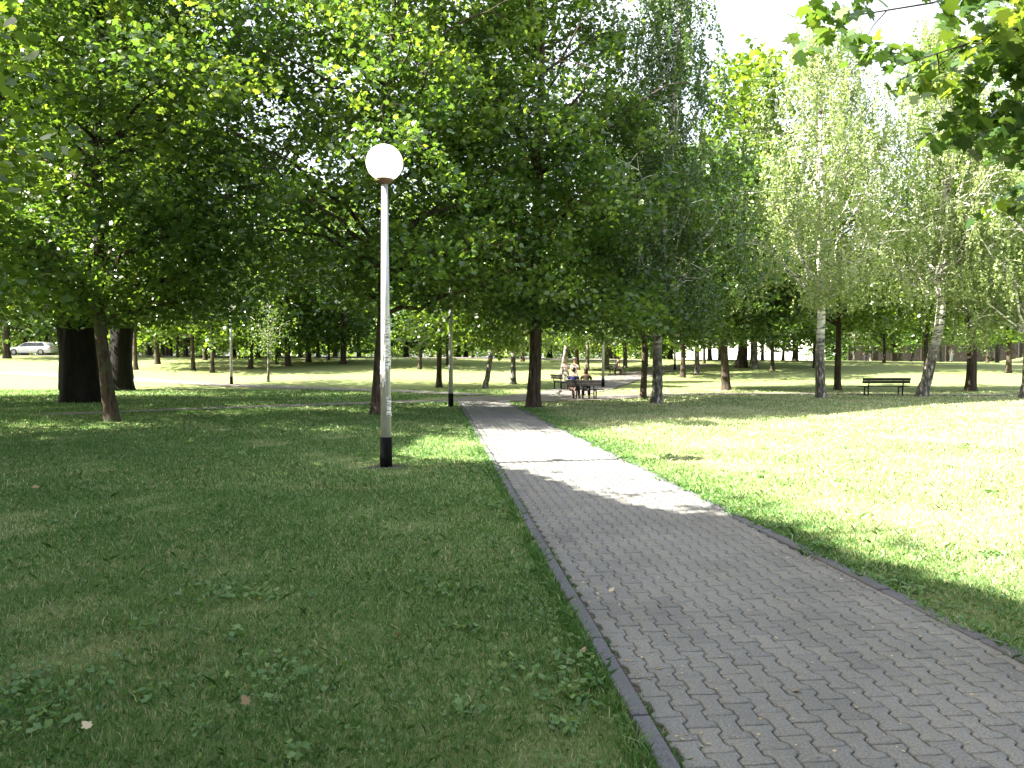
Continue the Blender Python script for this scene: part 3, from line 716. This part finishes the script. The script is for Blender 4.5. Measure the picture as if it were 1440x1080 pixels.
# broad leaved weeds and clover growing in colonies
cc = []
for _ in range(190):
    r = math.sqrt(random.uniform(2.2 ** 2, 15 ** 2)) if random.random() < .5 else random.uniform(2.3, 7)
    cc.append((r * random.uniform(-.75, .75), r, random.choice((.05, .08, .1, .14, .3)) * random.uniform(.8, 1.3), random.random()))
for _ in range(34):
    yy = random.uniform(2.6, 14); cc.append((1.03 - .1 * yy - .22 - random.random() * .25, yy, random.uniform(.05, .2), random.random()))
for _ in range(60):
    yy = random.uniform(3.5, 16); cc.append((3.35 - .12 * yy + random.uniform(-.02, .3), yy, random.uniform(.05, .14), random.random()))
WP, WS, WT = [], [], []
for x, y, s, t in cc:
    k = int(25 + 300 * s * min(1, 6 / y) * s * 4)
    q = RNG.normal(0, 1, (k, 2)) * s * .6; z = RNG.uniform(.015, .06, k)
    P = np.column_stack([x + q[:, 0], y + q[:, 1], z]); WP.append(P)
    WS.append(RNG.uniform(.6, 1.5, k) * (.012 + .018 * (t > .8) + .0014 * y)); WT.append(RNG.normal(.3 + .35 * t, .18, k))
WP, WS, WT = map(np.concatenate, (WP, WS, WT))
k = ~((WP[:, 0] > 1.03 - .1 * WP[:, 1] - np.where(WP[:, 1] < 6, .12, .03)) & (WP[:, 0] < 3.33 - .12 * WP[:, 1]))
WP, WS, WT = WP[k], WS[k], WT[k]
tag(link('ground_cover', leaves_mesh('ground_cover', WP, WS, RNG, 'hex', M['weed'], .55, WT)), 'broad leaved weeds and clover in the lawn', 'weeds', kind='stuff')
# crumbs of leaves, seeds and grit blown over the paving
n = 1500; y = 2.6 + 24 * RNG.random(n) ** 1.4; t = np.where(RNG.random(n) < .4, RNG.random(n), np.where(RNG.random(n) < .5, RNG.beta(1, 9, n), RNG.beta(9, 1, n)))
x = (1.05 - .1 * y) * (1 - t) + (3.3 - .12 * y) * t
tag(link('path_litter', leaves_mesh('path_litter', np.column_stack([x, y, np.full(n, .0275)]), RNG.uniform(.006, .022, n) * (1 + y / 18), RNG, 'quad', M['litter'], .18, RNG.uniform(0, .9, n))),
    'dry leaf crumbs and grit on the paved path', 'litter', kind='stuff')
# fallen leaves, each its own thing
lm = [leaves_mesh('fallen_leaf', np.array([[0, 0, 0.]]), np.array([.11]), np.random.default_rng(s), 'maple', M['litter'], .35, np.array([t])) for s, t in ((1, .4), (2, .9), (3, .1))]
for q, (px, py) in enumerate(((318, 646), (448, 685), (262, 753), (466, 768), (122, 1040), (345, 1002), (1118, 985), (860, 838), (560, 905), (600, 770), (505, 655), (820, 930), (50, 690))):
    x, y = at(px, py)
    o = link('fallen_leaf', lm[q % 3], None, (x, y, .05 if not (1.0 - .1 * y < x < 3.3 - .12 * y) else .035)); o.rotation_euler = (random.uniform(-.3, .3), random.uniform(-.3, .3), random.uniform(0, 6))
    o.scale = (.5 if y < 8 else .95,) * 3
    tag(o, 'small dry curled leaf fallen on the ground', 'fallen leaf', 'fallen leaves scattered on the lawn and the path')

# ------------------------------------------------------------------ street lamps
M['alu'] = simple('grey_galvanised_pole', (.50, .50, .51), .45, .25, nscale=5, col2=(.40, .40, .41))
M['black_paint'] = simple('black_pole_foot', (.004, .004, .0045), .9, nscale=14, col2=(.008, .008, .007), spec=.1)
M['rust'] = simple('lamp_collar', (.12, .07, .045), .6, .3)
def globe_mat():
    m, nt, ns, ln = mat('opal_globe')
    o = N(nt, 'ShaderNodeOutputMaterial'); b = N(nt, 'ShaderNodeBsdfPrincipled'); b.inputs['Base Color'].default_value = (.88, .88, .86, 1); b.inputs['Roughness'].default_value = .25
    t = N(nt, 'ShaderNodeBsdfTranslucent'); t.inputs[0].default_value = (.93, .92, .9, 1)
    ms = N(nt, 'ShaderNodeMixShader'); ms.inputs[0].default_value = .5
    ln.new(b.outputs[0], ms.inputs[1]); ln.new(t.outputs[0], ms.inputs[2]); ln.new(ms.outputs[0], o.inputs[0]); return m
M['globe'] = globe_mat()
def paper_mat():
    m, nt, ns, ln = mat('weathered_paper')
    o = N(nt, 'ShaderNodeOutputMaterial'); b = N(nt, 'ShaderNodeBsdfPrincipled'); b.inputs['Roughness'].default_value = .8
    tc = N(nt, 'ShaderNodeTexCoord'); mp = N(nt, 'ShaderNodeMapping'); mp.inputs['Scale'].default_value = (6, 6, 26)
    ln.new(tc.outputs['Object'], mp.inputs[0]); nz = N(nt, 'ShaderNodeTexNoise'); nz.inputs['Scale'].default_value = 2.; nz.inputs['Detail'].default_value = 6; ln.new(mp.outputs[0], nz.inputs['Vector'])
    r = ramp(nt, [(.38, (.16, .16, .16)), (.48, (.5, .5, .48)), (.6, (.72, .71, .68))]); ln.new(nz.outputs[0], r.inputs[0]); ln.new(r.outputs[0], b.inputs['Base Color']); ln.new(b.outputs[0], o.inputs[0]); return m
M['paper'] = paper_mat()
def pole_r(z): return .088 - (.088 - .05) * min(1, z / 4.4)
lx_, ly_ = at(543, 657)
lamp = empty('street_lamp', (lx_, ly_, 0), 'nearest and largest globe lamp, a grey pole with a black foot on the shaded lawn', 'street lamp', 'globe lamps along the paths')
bm = bmesh.new(); bm_cyl(bm, (0, 0, .47), (0, 0, 4.44), pole_r(.47), pole_r(4.44), 24); bm_obj('pole', bm, M['alu'], lamp, True)
bm = bmesh.new(); bm_cyl(bm, (0, 0, -.1), (0, 0, .475), pole_r(0) + .012, pole_r(.47) + .006, 24); bm_obj('pole_foot', bm, M['black_paint'], lamp, True)
bm = bmesh.new(); bm_cyl(bm, (0, 0, 4.42), (0, 0, 4.47), .055, .13, 24); bm_cyl(bm, (0, 0, 4.47), (0, 0, 4.50), .135, .135, 24); bm_obj('collar', bm, M['rust'], lamp)
bm = bmesh.new(); bm_ball(bm, (0, 0, 4.755), (.287, .287, .283), 40, 24); bm_obj('lamp_globe', bm, M['globe'], lamp, True)
base_lamp_children = list(lamp.children)
far_lamps = [((634, 572), 'second globe lamp at the left corner of the path junction'), ((325.5, 541), 'globe lamp with a thin dark pole beside the far left path'),
             ((848, 545), 'lamp post with a black foot right of the people on the bench'), ((949, 520.5), 'distant lamp post beyond the dark speckled birch')]
for (px, py), lab in far_lamps:
    c = copy_tree(lamp); x, y = at(px, py); c.location = (x, y, gzf(x, y)); c['label'] = lab
def wrap(a0, a1, z0, z1, seed, lift=.003, ragged=.04):
    rr = random.Random(seed); na, nz_ = 14, 14; V = []; Fs = []
    for i in range(nz_ + 1):
        for j in range(na + 1):
            z = z0 + (z1 - z0) * i / nz_; aa = a0 + (a1 - a0) * j / na
            if i in (0, nz_): z += rr.uniform(-ragged, ragged)
            if j in (0, na): aa += rr.uniform(-.16, .16)
            r = pole_r(z) + lift + (rr.uniform(0, .012) if (i in (0, nz_) or rr.random() < .12) else rr.uniform(0, .002))
            V.append((r * math.cos(aa), r * math.sin(aa), z))
    for i in range(nz_):
        for j in range(na):
            b = i * (na + 1) + j; Fs += [b, b + 1, b + na + 2, b + na + 1]
    return np_mesh('poster', np.array(V), Fs, np.full(nz_ * na, 4), None, M['paper'])
link('torn_poster', wrap(-PI * .55, .3, 1.55, 2.35, 1), lamp)
link('torn_poster', wrap(-PI * 1.05, -PI * .45, 1.28, 1.62, 2, .006, .08), lamp)
link('torn_poster', wrap(-PI * .42, -.1, .62 + .2, 1.12, 3, .005, .03), lamp)
# stalk of a broken bracket near the top
bm = bmesh.new(); n = 10
for q in range(n):
    a = q / n * 2 * PI; r_ = random.uniform(.15, .34)
    bm.verts.new((r_ * math.cos(a) * 1.5, r_ * math.sin(a), .006))
bm.faces.new(bm.verts); o = bm_obj('bare_soil', bm, M['soil']); o.location = (lx_, ly_, 0); tag(o, kind='structure')

# ------------------------------------------------------------------ benches
M['bench_wood'] = simple('dark_bench_boards', (.012, .010, .009), .7, nscale=12, col2=(.006, .005, .005))
M['iron'] = simple('black_iron', (.015, .015, .016), .5, .5)
def make_bench(x, y, rz, label, L=2.0):
    e = empty('park_bench', (x, y, gzf(x, y) + .0), label, 'bench', 'dark park benches', rz)   # sitter faces local +y
    for i in range(3):
        pass
    bm = bmesh.new()
    for i in range(3): bm_box(bm, (0, -.02 + i * .15, .43), (L, .125, .035), None, .006)
    bm_obj('seat', bm, M['bench_wood'], e)
    bm = bmesh.new(); R_ = Matrix.Rotation(.2, 3, 'X')
    for i in range(2): bm_box(bm, (0, -.17 - i * .028, .64 + i * .13), (L, .035, .122), R_, .006)
    bm_obj('backrest', bm, M['bench_wood'], e)
    for s in (-1, 1):
        bm = bmesh.new(); xx = s * (L / 2 - .32)
        bm_box(bm, (xx, .27, .2), (.05, .05, .41), None, .006)
        bm_box(bm, (xx, -.1, .2), (.05, .06, .41), None, .006)
        bm_box(bm, (xx, .08, .39), (.05, .42, .04), None, .006)
        bm_box(bm, (xx, -.155, .60), (.05, .035, .42), Matrix.Rotation(.2, 3, 'X'), .006)
        bm_box(bm, (xx, .08, .015), (.06, .46, .03), None, .006)
        bm_obj('leg', bm, M['iron'], e)
    return e
bx, by = at(1243.5, 556.5)
make_bench(bx, by, .03, 'empty dark bench seen from behind, left of the crooked birch', 2.25)
nbx, nby = at(822, 562)
make_bench(nbx, nby, -.35 + .0, 'occupied dark bench seen from behind, where a person in blue sits', 1.5)
sbx, sby = at(787, 548)
make_bench(sbx, sby, -PI / 2 + .35, 'dark bench left of the two standing women, seen from its end', 1.6)
fbx, fby = at(863.5, 528)
make_bench(fbx, fby, -PI / 2 + .35, 'far bench carrying the lone sitter in dark clothes', 1.5)

# ------------------------------------------------------------------ people
def skin_mesh(name, verts, edges, root, material, parent, sub=2):
    me = bpy.data.meshes.new(name); me.from_pydata([v[:3] for v in verts], edges, []); me.materials.append(material)
    o = bpy.data.objects.new(name, me); COL.objects.link(o)
    md = o.modifiers.new('s', 'SKIN'); md.use_smooth_shade = True
    sv = me.skin_vertices[0].data
    for k, v in enumerate(verts): sv[k].radius = (v[3], v[4] if len(v) > 4 else v[3]); sv[k].use_root = (k == root)
    o.modifiers.new('u', 'SUBSURF').levels = sub
    dg = bpy.context.evaluated_depsgraph_get(); ev = o.evaluated_get(dg)
    nm = bpy.data.meshes.new_from_object(ev, depsgraph=dg); nm.name = name
    o.modifiers.clear(); o.data = nm; bpy.data.meshes.remove(me)
    if len(nm.materials) == 0: nm.materials.append(material)
    o.parent = parent
    return o
def person(x, y, rz, pose, label, shirt, legs, hair, z=0., skin=(.42, .25, .17), long_hair=False, sc=1., sleeves=.6, lean_=0., skirt=False, arms='down', group=None):
    e = empty('person', (x, y, gzf(x, y) + z), label, 'person', group, rz); e.scale = (sc, sc, sc)
    ms = simple('skin', skin, .5, nscale=6); mc = simple('shirt_cloth', shirt, .85, nscale=9, bump=.3); ml = simple('trouser_cloth', legs, .85, nscale=9, bump=.3)
    mh = simple('hair_strands', hair, .5, nscale=30, bump=.5); mb = simple('shoe', (.03, .03, .03), .5)
    sit = pose == 'sit'
    hz = .53 if sit else .93
    def sp(h): return (0, lean_ * h, hz + h)       # the spine leans forward by lean_
    V = []; E = []
    def add(p, r, r2=None, prev=None):
        V.append((*p, r, r2 or r)); 
        if prev is not None: E.append((prev, len(V) - 1))
        return len(V) - 1
    pel = add(sp(0), .14, .11); bel = add(sp(.2), .13, .10, pel); ch = add(sp(.38), .145, .10, bel); sh = add(sp(.48), .10, .085, ch); nk = add(sp(.56), .05, .05, sh)
    jaw = add((0, lean_ * .62 + .02, hz + .62), .062, .068, nk); hd = add((0, lean_ * .68 + .015, hz + .70), .078, .092, jaw); tp = add((0, lean_ * .7, hz + .775), .055, .07, hd)
    J = {}
    for s in (-1, 1):
        so = add((s * .17, lean_ * .46, hz + .46), .062, .06, sh)
        if arms == 'down': el = (s * .24, lean_ * .2 - .03, hz + .18); wr = (s * .25, lean_ * .1 + .12, hz - .05)
        elif arms == 'lap': el = (s * .25, lean_ * .2 + .06, hz + .2); wr = (s * .12, .30, hz + .10)
        else: el = (s * .22, lean_ * .2 + .02, hz + .2); wr = (s * .10, .30, hz + .30)
        el_ = add(el, .046, .044, so); wr_ = add(wr, .028, .024, el_)
        d = Vector(wr) - Vector(el); d.normalize(); pm = Vector(wr) + d * .07; pi = add(tuple(pm), .034, .020, wr_)
        side = d.cross(Vector((0, 0, 1))); side.normalize()
        if arms == 'down': side = Vector((0, 1, 0))
        for f in range(4):
            b = pm + side * (.027 - .018 * f) + d * .028; c = b + d * (.036, .042, .038, .028)[f] + Vector((0, 0, -.008)); g = c + d * .018 + Vector((0, 0, -.016))
            i1 = add(tuple(b), .009, .009, pi); i2 = add(tuple(c), .008, .008, i1); add(tuple(g), .007, .007, i2)
        b = pm + side * .04 - d * .02; c = b + side * .02 + d * .03; i1 = add(tuple(b), .010, .010, pi); add(tuple(c), .009, .009, i1)
        J[s] = ((s * .17, lean_ * .46, hz + .46), el, wr)
        hp = (s * .095, 0.0, hz - .04)
        if sit: kn = (s * .12, .44, .50); an = (s * .13, .46, .10); to = (s * .14, .60, .04)
        else: kn = (s * .10, .03 + .03 * s, .49); an = (s * .10, -.01 + .05 * s, .09); to = (s * .12, .13 + .05 * s, .035)
        a = add(hp, .098, .095, pel); b = add(kn, .062, .064, a); c = add(an, .038, .042, b); add(to, .036, .026, c)
        J[s] += (hp, kn, an, to)
    skin_mesh('body', V, E, pel, ms, e)
    # shirt
    V = []; E = []
    pel = add(sp(-.02 if not skirt else -.02), .155, .125); bel = add(sp(.2), .145, .115, pel); ch = add(sp(.38), .16, .115, bel); sh = add(sp(.485), .11, .09, ch)
    for s in (-1, 1):
        so, el, wr = J[s][:3]; a = add(so, .074, .072, sh); m_ = tuple(so[k] * (1 - sleeves) + el[k] * sleeves for k in range(3)); add(m_, .062, .06, a)
    skin_mesh('shirt', V, E, pel, mc, e)
    V = []; E = []
    pel = add(sp(-.01), .15, .125)
    for s in (-1, 1):
        hp, kn, an, to = J[s][3:]; a = add(hp, .11, .108, pel); b = add(kn, .078, .08, a); c = add((an[0], an[1], an[2] + .03), .062, .064, b)
    skin_mesh('trousers', V, E, 0, ml, e)
    hx = Vector((0, lean_ * .7, hz + .72))
    bm = bmesh.new(); bm_ball(bm, hx + Vector((0, -.022, .012)), (.098, .102, .105), 14, 10)
    if long_hair: bm_ball(bm, hx + Vector((0, -.07, -.10)), (.09, .05, .13), 12, 8)
    bm_obj('hair', bm, mh, e, True)
    bm = bmesh.new(); bm_ball(bm, hx + Vector((0, .098, -.035)), (.013, .02, .022), 8, 6); bm_obj('nose', bm, ms, e, True)
    me_ = simple('eye', (.05, .04, .03), .3)
    for s in (-1, 1):
        bm = bmesh.new(); bm_ball(bm, hx + Vector((s * .033, .088, -.01)), (.012, .008, .008), 8, 6); bm_obj('eye', bm, me_, e, True)
        bm = bmesh.new(); bm_ball(bm, hx + Vector((s * .082, .0, -.025)), (.012, .02, .03), 8, 6); bm_obj('ear', bm, ms, e, True)
        an, to = J[s][5], J[s][6]
        bm = bmesh.new(); bm_ball(bm, ((an[0] + to[0]) / 2, (an[1] + to[1]) / 2 + .01, .045), (.052, .14, .045), 12, 8); bm_obj('shoe', bm, mb, e, True)
    bm = bmesh.new(); bm_ball(bm, hx + Vector((0, .088, -.078)), (.024, .008, .006), 8, 6); bm_obj('mouth', bm, simple('lips', (.3, .1, .09), .5), e, True)
    return e
G = 'people around the path junction'
x, y = at(796, 547.5)
person(x, y, PI * .95, 'stand', 'standing woman in a white top and pale beige trousers, nearer the side-on bench', (.72, .70, .66), (.42, .39, .33), (.10, .05, .025), sc=.97, arms='front', group=G)
x, y = at(808, 549)
person(x, y, PI * .98, 'stand', 'standing woman in a white blouse behind the person in blue', (.78, .76, .74), (.30, .28, .25), (.14, .07, .03), sc=.97, arms='front', group=G, long_hair=True)
rb = -.35
def onbench(dx): return nbx + dx * math.cos(rb), nby + dx * math.sin(rb)
x, y = onbench(-.50)
person(x, y, rb, 'sit', 'person in a royal blue shirt sitting on the near bench, seen from behind', (.008, .02, .13), (.16, .10, .08), (.03, .02, .015), lean_=.12, arms='lap', group=G)
x, y = onbench(.06)
person(x, y, rb + .25, 'sit', 'person with reddish brown hair and an olive top on the right of the near bench', (.07, .06, .03), (.015, .015, .02), (.05, .018, .010), lean_=.22, arms='lap', group=G, long_hair=True)
person(fbx + .12, fby, -PI / 2 + .35, 'sit', 'lone sitter in dark clothes on the far bench, facing right', (.03, .022, .02), (.2, .16, .13), (.02, .015, .012), lean_=.35, arms='lap', group=G)
x, y = atd(1337, 93)
person(x, y, PI, 'stand', 'distant person dressed in white in front of the dark wood at the right', (.75, .75, .75), (.6, .6, .62), (.04, .03, .02), sc=1.0, group='distant walkers by the board fence')
x, y = atd(1217, 98)
person(x, y, PI * .6, 'stand', 'distant walker in pale blue beside the very white thin birch', (.5, .55, .7), (.1, .1, .16), (.04, .03, .02), group='distant walkers by the board fence')

# small white dog lying on the path, head raised
x, y = at(781, 559.5)
dg_ = empty('dog', (x, y, gzf(x, y) + .035), 'small white dog lying on the paving left of the occupied bench', 'dog', None, -.2)
mw = simple('white_fur', (.75, .72, .66), .9, nscale=18, bump=.8)
V = []; E = []
def ad(p, r, r2=None, prev=None):
    V.append((*p, r, r2 or r))
    if prev is not None: E.append((prev, len(V) - 1))
    return len(V) - 1
ru = ad((-.17, 0, .09), .085, .08); be = ad((-.03, 0, .10), .075, .08, ru); cs = ad((.10, 0, .12), .085, .09, be); nk = ad((.17, 0, .20), .05, .05, cs); hd = ad((.21, 0, .27), .058, .06, nk); mz = ad((.275, 0, .255), .03, .028, hd); ad((.31, 0, .25), .022, .02, mz)
t1 = ad((-.27, .02, .07), .025, .025, ru); ad((-.33, .07, .05), .015, .015, t1)
for s in (-1, 1):
    a = ad((.13, s * .07, .06), .03, .03, cs); b = ad((.20, s * .075, .03), .022, .022, a); ad((.29, s * .07, .022), .02, .02, b)
    a = ad((-.15, s * .09, .07), .05, .05, ru); b = ad((-.06, s * .13, .045), .028, .028, a); c = ad((-.13, s * .14, .02), .02, .02, b); ad((-.06, s * .15, .018), .018, .018, c)
    ad((.20, s * .055, .31), .018, .018, hd)
skin_mesh('body', V, E, 0, mw, dg_)
bm = bmesh.new(); bm_ball(bm, (.335, 0, .255), (.012, .014, .012), 8, 6); bm_obj('nose', bm, simple('dog_nose', (.02, .02, .02), .3), dg_)
for s in (-1, 1):
    bm = bmesh.new(); bm_ball(bm, (.258, s * .03, .285), (.009, .008, .009), 8, 6); bm_obj('eye', bm, simple('dog_eye', (.02, .015, .01), .2), dg_)

# ------------------------------------------------------------------ white estate car
cx_, cy_ = atd(46, 84)
car = empty('parked_car', (cx_, cy_, gzf(cx_, cy_) + .05), 'white estate car seen from its side at the far left edge of the park', 'car', None, .03)
mwp = simple('white_car_paint', (.72, .72, .74), .25, nscale=1, col2=(.70, .70, .72)); mgl = simple('tinted_glass', (.02, .025, .03), .08, nscale=1); mtr = simple('tyre_rubber', (.02, .02, .02), .8); mrim = simple('alloy', (.3, .3, .31), .35, .8)
def loft(stations, closed=True):
    """stations: (x, [(y,z)...]) rings joined along x"""
    bm = bmesh.new(); rings = []
    for x, ring in stations: rings.append([bm.verts.new((x, *p)) for p in ring])
    for a, b in zip(rings[:-1], rings[1:]):
        for k in range(len(a)): bm.faces.new((a[k], a[(k + 1) % len(a)], b[(k + 1) % len(a)], b[k]))
    bm.faces.new(rings[0][::-1]); bm.faces.new(rings[-1]); bmesh.ops.recalc_face_normals(bm, faces=bm.faces); return bm
def lower(w, zb, zt):
    return [(-w * .94, zb), (-w, zb + .12), (-w, zt - .14), (-w * .9, zt), (w * .9, zt), (w, zt - .14), (w, zb + .12), (w * .94, zb)]
st = [(-2.38, lower(.62, .30, .62)), (-2.28, lower(.78, .22, .72)), (-1.9, lower(.86, .2, .80)), (-1.25, lower(.89, .2, .90)), (-.6, lower(.9, .2, .96)), (.6, lower(.9, .2, .98)), (1.6, lower(.89, .2, 1.0)), (2.15, lower(.86, .22, 1.0)), (2.36, lower(.78, .28, .92)), (2.42, lower(.7, .34, .8))]
o = bm_obj('body', loft(st), mwp, car, True)
def cab(wb, wt, zb, zt): return [(-wb, zb), (-wt, zt - .06), (-wt * .85, zt), (wt * .85, zt), (wt, zt - .06), (wb, zb)]
st = [(-1.12, cab(.80, .78, .88, .96)), (-.45, cab(.82, .64, .9, 1.36)), (.1, cab(.83, .64, .92, 1.45)), (1.3, cab(.83, .64, .94, 1.43)), (1.85, cab(.8, .62, .94, 1.34)), (2.25, cab(.76, .66, .94, 1.06))]
bm_obj('roof', loft(st), mwp, car, True)
for s in (-1, 1):
    for (xa, xb, xc, xd) in ((-.86, -.12, -.36, -.12), (-.06, .82, -.06, .82), (.88, 1.78, .88, 1.5)):
        bm = bmesh.new(); q = [(xa, s * .842, .97), (xb, s * .842, .97), (xd, s * .70, 1.33), (xc, s * .70, 1.33)]
        vs = [bm.verts.new(p) for p in q] + [bm.verts.new((p[0], p[1] * .93, p[2])) for p in q]
        for f in ((0, 1, 2, 3), (7, 6, 5, 4), (0, 4, 5, 1), (1, 5, 6, 2), (2, 6, 7, 3), (3, 7, 4, 0)): bm.faces.new([vs[k] for k in f])
        bmesh.ops.recalc_face_normals(bm, faces=bm.faces); bm_obj('side_window', bm, mgl, car)
    bm = bmesh.new(); bm_box(bm, (-.78, s * .96, .98), (.12, .12, .1), None, .02); bm_obj('mirror', bm, mwp, car)
    bm = bmesh.new(); bm_box(bm, (-2.2, s * .68, .64), (.22, .2, .12), None, .03); bm_obj('headlight', bm, simple('lamp_lens', (.6, .6, .62), .1), car)
    bm = bmesh.new(); bm_box(bm, (2.34, s * .70, .82), (.14, .2, .16), None, .03); bm_obj('tail_light', bm, simple('red_lens', (.4, .02, .02), .2), car)
    for xx in (-1.45, 1.38):
        bm = bmesh.new(); bm_cyl(bm, (xx, s * .72, .32), (xx, s * .925, .32), .33, .33, 24); w = bm_obj('wheel', bm, mtr, car)
        bm = bmesh.new(); bm_cyl(bm, (xx, s * .9, .32), (xx, s * .935, .32), .21, .2, 20); bm_obj('rim', bm, mrim, w)

# ------------------------------------------------------------------ far building and board fence
mwall = simple('white_render', (.80, .79, .76), .8, nscale=1.2, col2=(.72, .71, .68))
x0, x1 = (944 - 720) / F * 122, (1160 - 720) / F * 122
b = empty('building', ((x0 + x1) / 2, 124, gzf((x0 + x1) / 2, 118) - .2), 'long low white walled building shining between the trunks, centre right', 'building', None, -.42)
Lb = (x1 - x0) * 1.02
bm = bmesh.new(); bm_box(bm, (0, 0, 2.2), (Lb, 10, 5.4)); bm_obj('wall', bm, mwall, b)
bm = bmesh.new(); bm_box(bm, (0, 0, 5.02), (Lb + .8, 10.8, .22)); bm_obj('roof', bm, simple('grey_roof', (.3, .3, .3), .8), b)
for k in range(7):
    xx = -Lb / 2 + Lb * (k + .5) / 7
    bm = bmesh.new(); bm_box(bm, (xx, -5.03, 3.3), (1.3, .08, .7)); bm_obj('window', bm, simple('pale_glass', (.45, .5, .52), .2), b)
mboard = simple('brown_boards', (.028, .020, .015), .8, nscale=3, col2=(.012, .009, .007), bump=.4)
x0, x1 = (1192 - 720) / F * 108, (1500 - 720) / F * 108
fe = empty('board_fence', ((x0 + x1) / 2, 108, 0), 'tall brown board fence along the foot of the dark wood at the right', 'fence')
bm = bmesh.new(); xx = x0
while xx < x1:
    w = random.uniform(.22, .3); zz = gzf(xx, 108)
    if zz < 2.0: bm_box(bm, (xx - (x0 + x1) / 2, random.uniform(-.01, .01), zz + 1.2), (w - .02, .04, 2.4 + random.uniform(-.04, .04)))
    xx += w
bm_obj('boards', bm, mboard, fe)
xx = x0
while xx < x1:
    zz = gzf(xx, 108)
    if zz < 2.0:
        bm = bmesh.new(); bm_box(bm, (xx - (x0 + x1) / 2, -.1, zz + 1.25), (.14, .14, 2.5), None, .01); bm_obj('post', bm, mboard, fe)
    xx += 3.4

# ------------------------------------------------------------------ light, sky, camera
travel = Vector((math.cos(AZ) * math.cos(EL), math.sin(AZ) * math.cos(EL), -math.sin(EL)))
sl = bpy.data.lights.new('sun', 'SUN'); sl.energy = 5.0; sl.angle = math.radians(.53); sl.color = (1., .94, .82)
so = bpy.data.objects.new('sun', sl); COL.objects.link(so); so.rotation_euler = travel.to_track_quat('-Z', 'Y').to_euler(); so.location = (-30, -10, 40)
w = bpy.data.worlds.new('World'); scene.world = w; w.use_nodes = True
nt = w.node_tree; nt.nodes.clear()
sk = nt.nodes.new('ShaderNodeTexSky'); sk.sky_type = 'NISHITA'; sk.sun_disc = False; sk.sun_elevation = EL
sk.sun_rotation = math.atan2(-travel.x, -travel.y); sk.air_density = 1.0; sk.dust_density = 5.0; sk.ozone_density = 1.0
bg = nt.nodes.new('ShaderNodeBackground'); bg.inputs[1].default_value = .082
ow = nt.nodes.new('ShaderNodeOutputWorld'); # thin white summer cloud over the blue
tc = nt.nodes.new('ShaderNodeTexCoord'); cn = nt.nodes.new('ShaderNodeTexNoise'); cn.inputs['Scale'].default_value = 1.6; cn.inputs['Detail'].default_value = 7
nt.links.new(tc.outputs['Generated'], cn.inputs['Vector'])
cr = ramp(nt, [(.36, (.15, .15, .15)), (.62, (.7, .7, .7))]); nt.links.new(cn.outputs[0], cr.inputs[0])
cm = N(nt, 'ShaderNodeMix', data_type='RGBA'); nt.links.new(cr.outputs[0], cm.inputs[0]); nt.links.new(sk.outputs[0], cm.inputs[6]); cm.inputs[7].default_value = (3.4, 3.45, 3.6, 1)
nt.links.new(cm.outputs[2], bg.inputs[0]); nt.links.new(bg.outputs[0], ow.inputs[0])

cd = bpy.data.cameras.new('camera'); cam = bpy.data.objects.new('camera', cd); COL.objects.link(cam)
cd.sensor_width = 36; cd.lens = F / 1440 * 36; cd.clip_end = 2000; cd.clip_start = .05
cam.location = (0, 0, CAMZ); cam.rotation_euler = (PI / 2 - PITCH, 0, 0); scene.camera = cam
vs = scene.view_settings; vs.view_transform = 'Standard'; vs.look = 'None'; vs.gamma = 1; vs.use_curve_mapping = False; vs.exposure = 3.0
cy = scene.cycles
cy.max_bounces = 8; cy.diffuse_bounces = 4; cy.glossy_bounces = 2; cy.transmission_bounces = 5; cy.transparent_max_bounces = 4
cy.use_denoising = True; cy.caustics_reflective = False; cy.caustics_refractive = False; cy.sample_clamp_indirect = 6
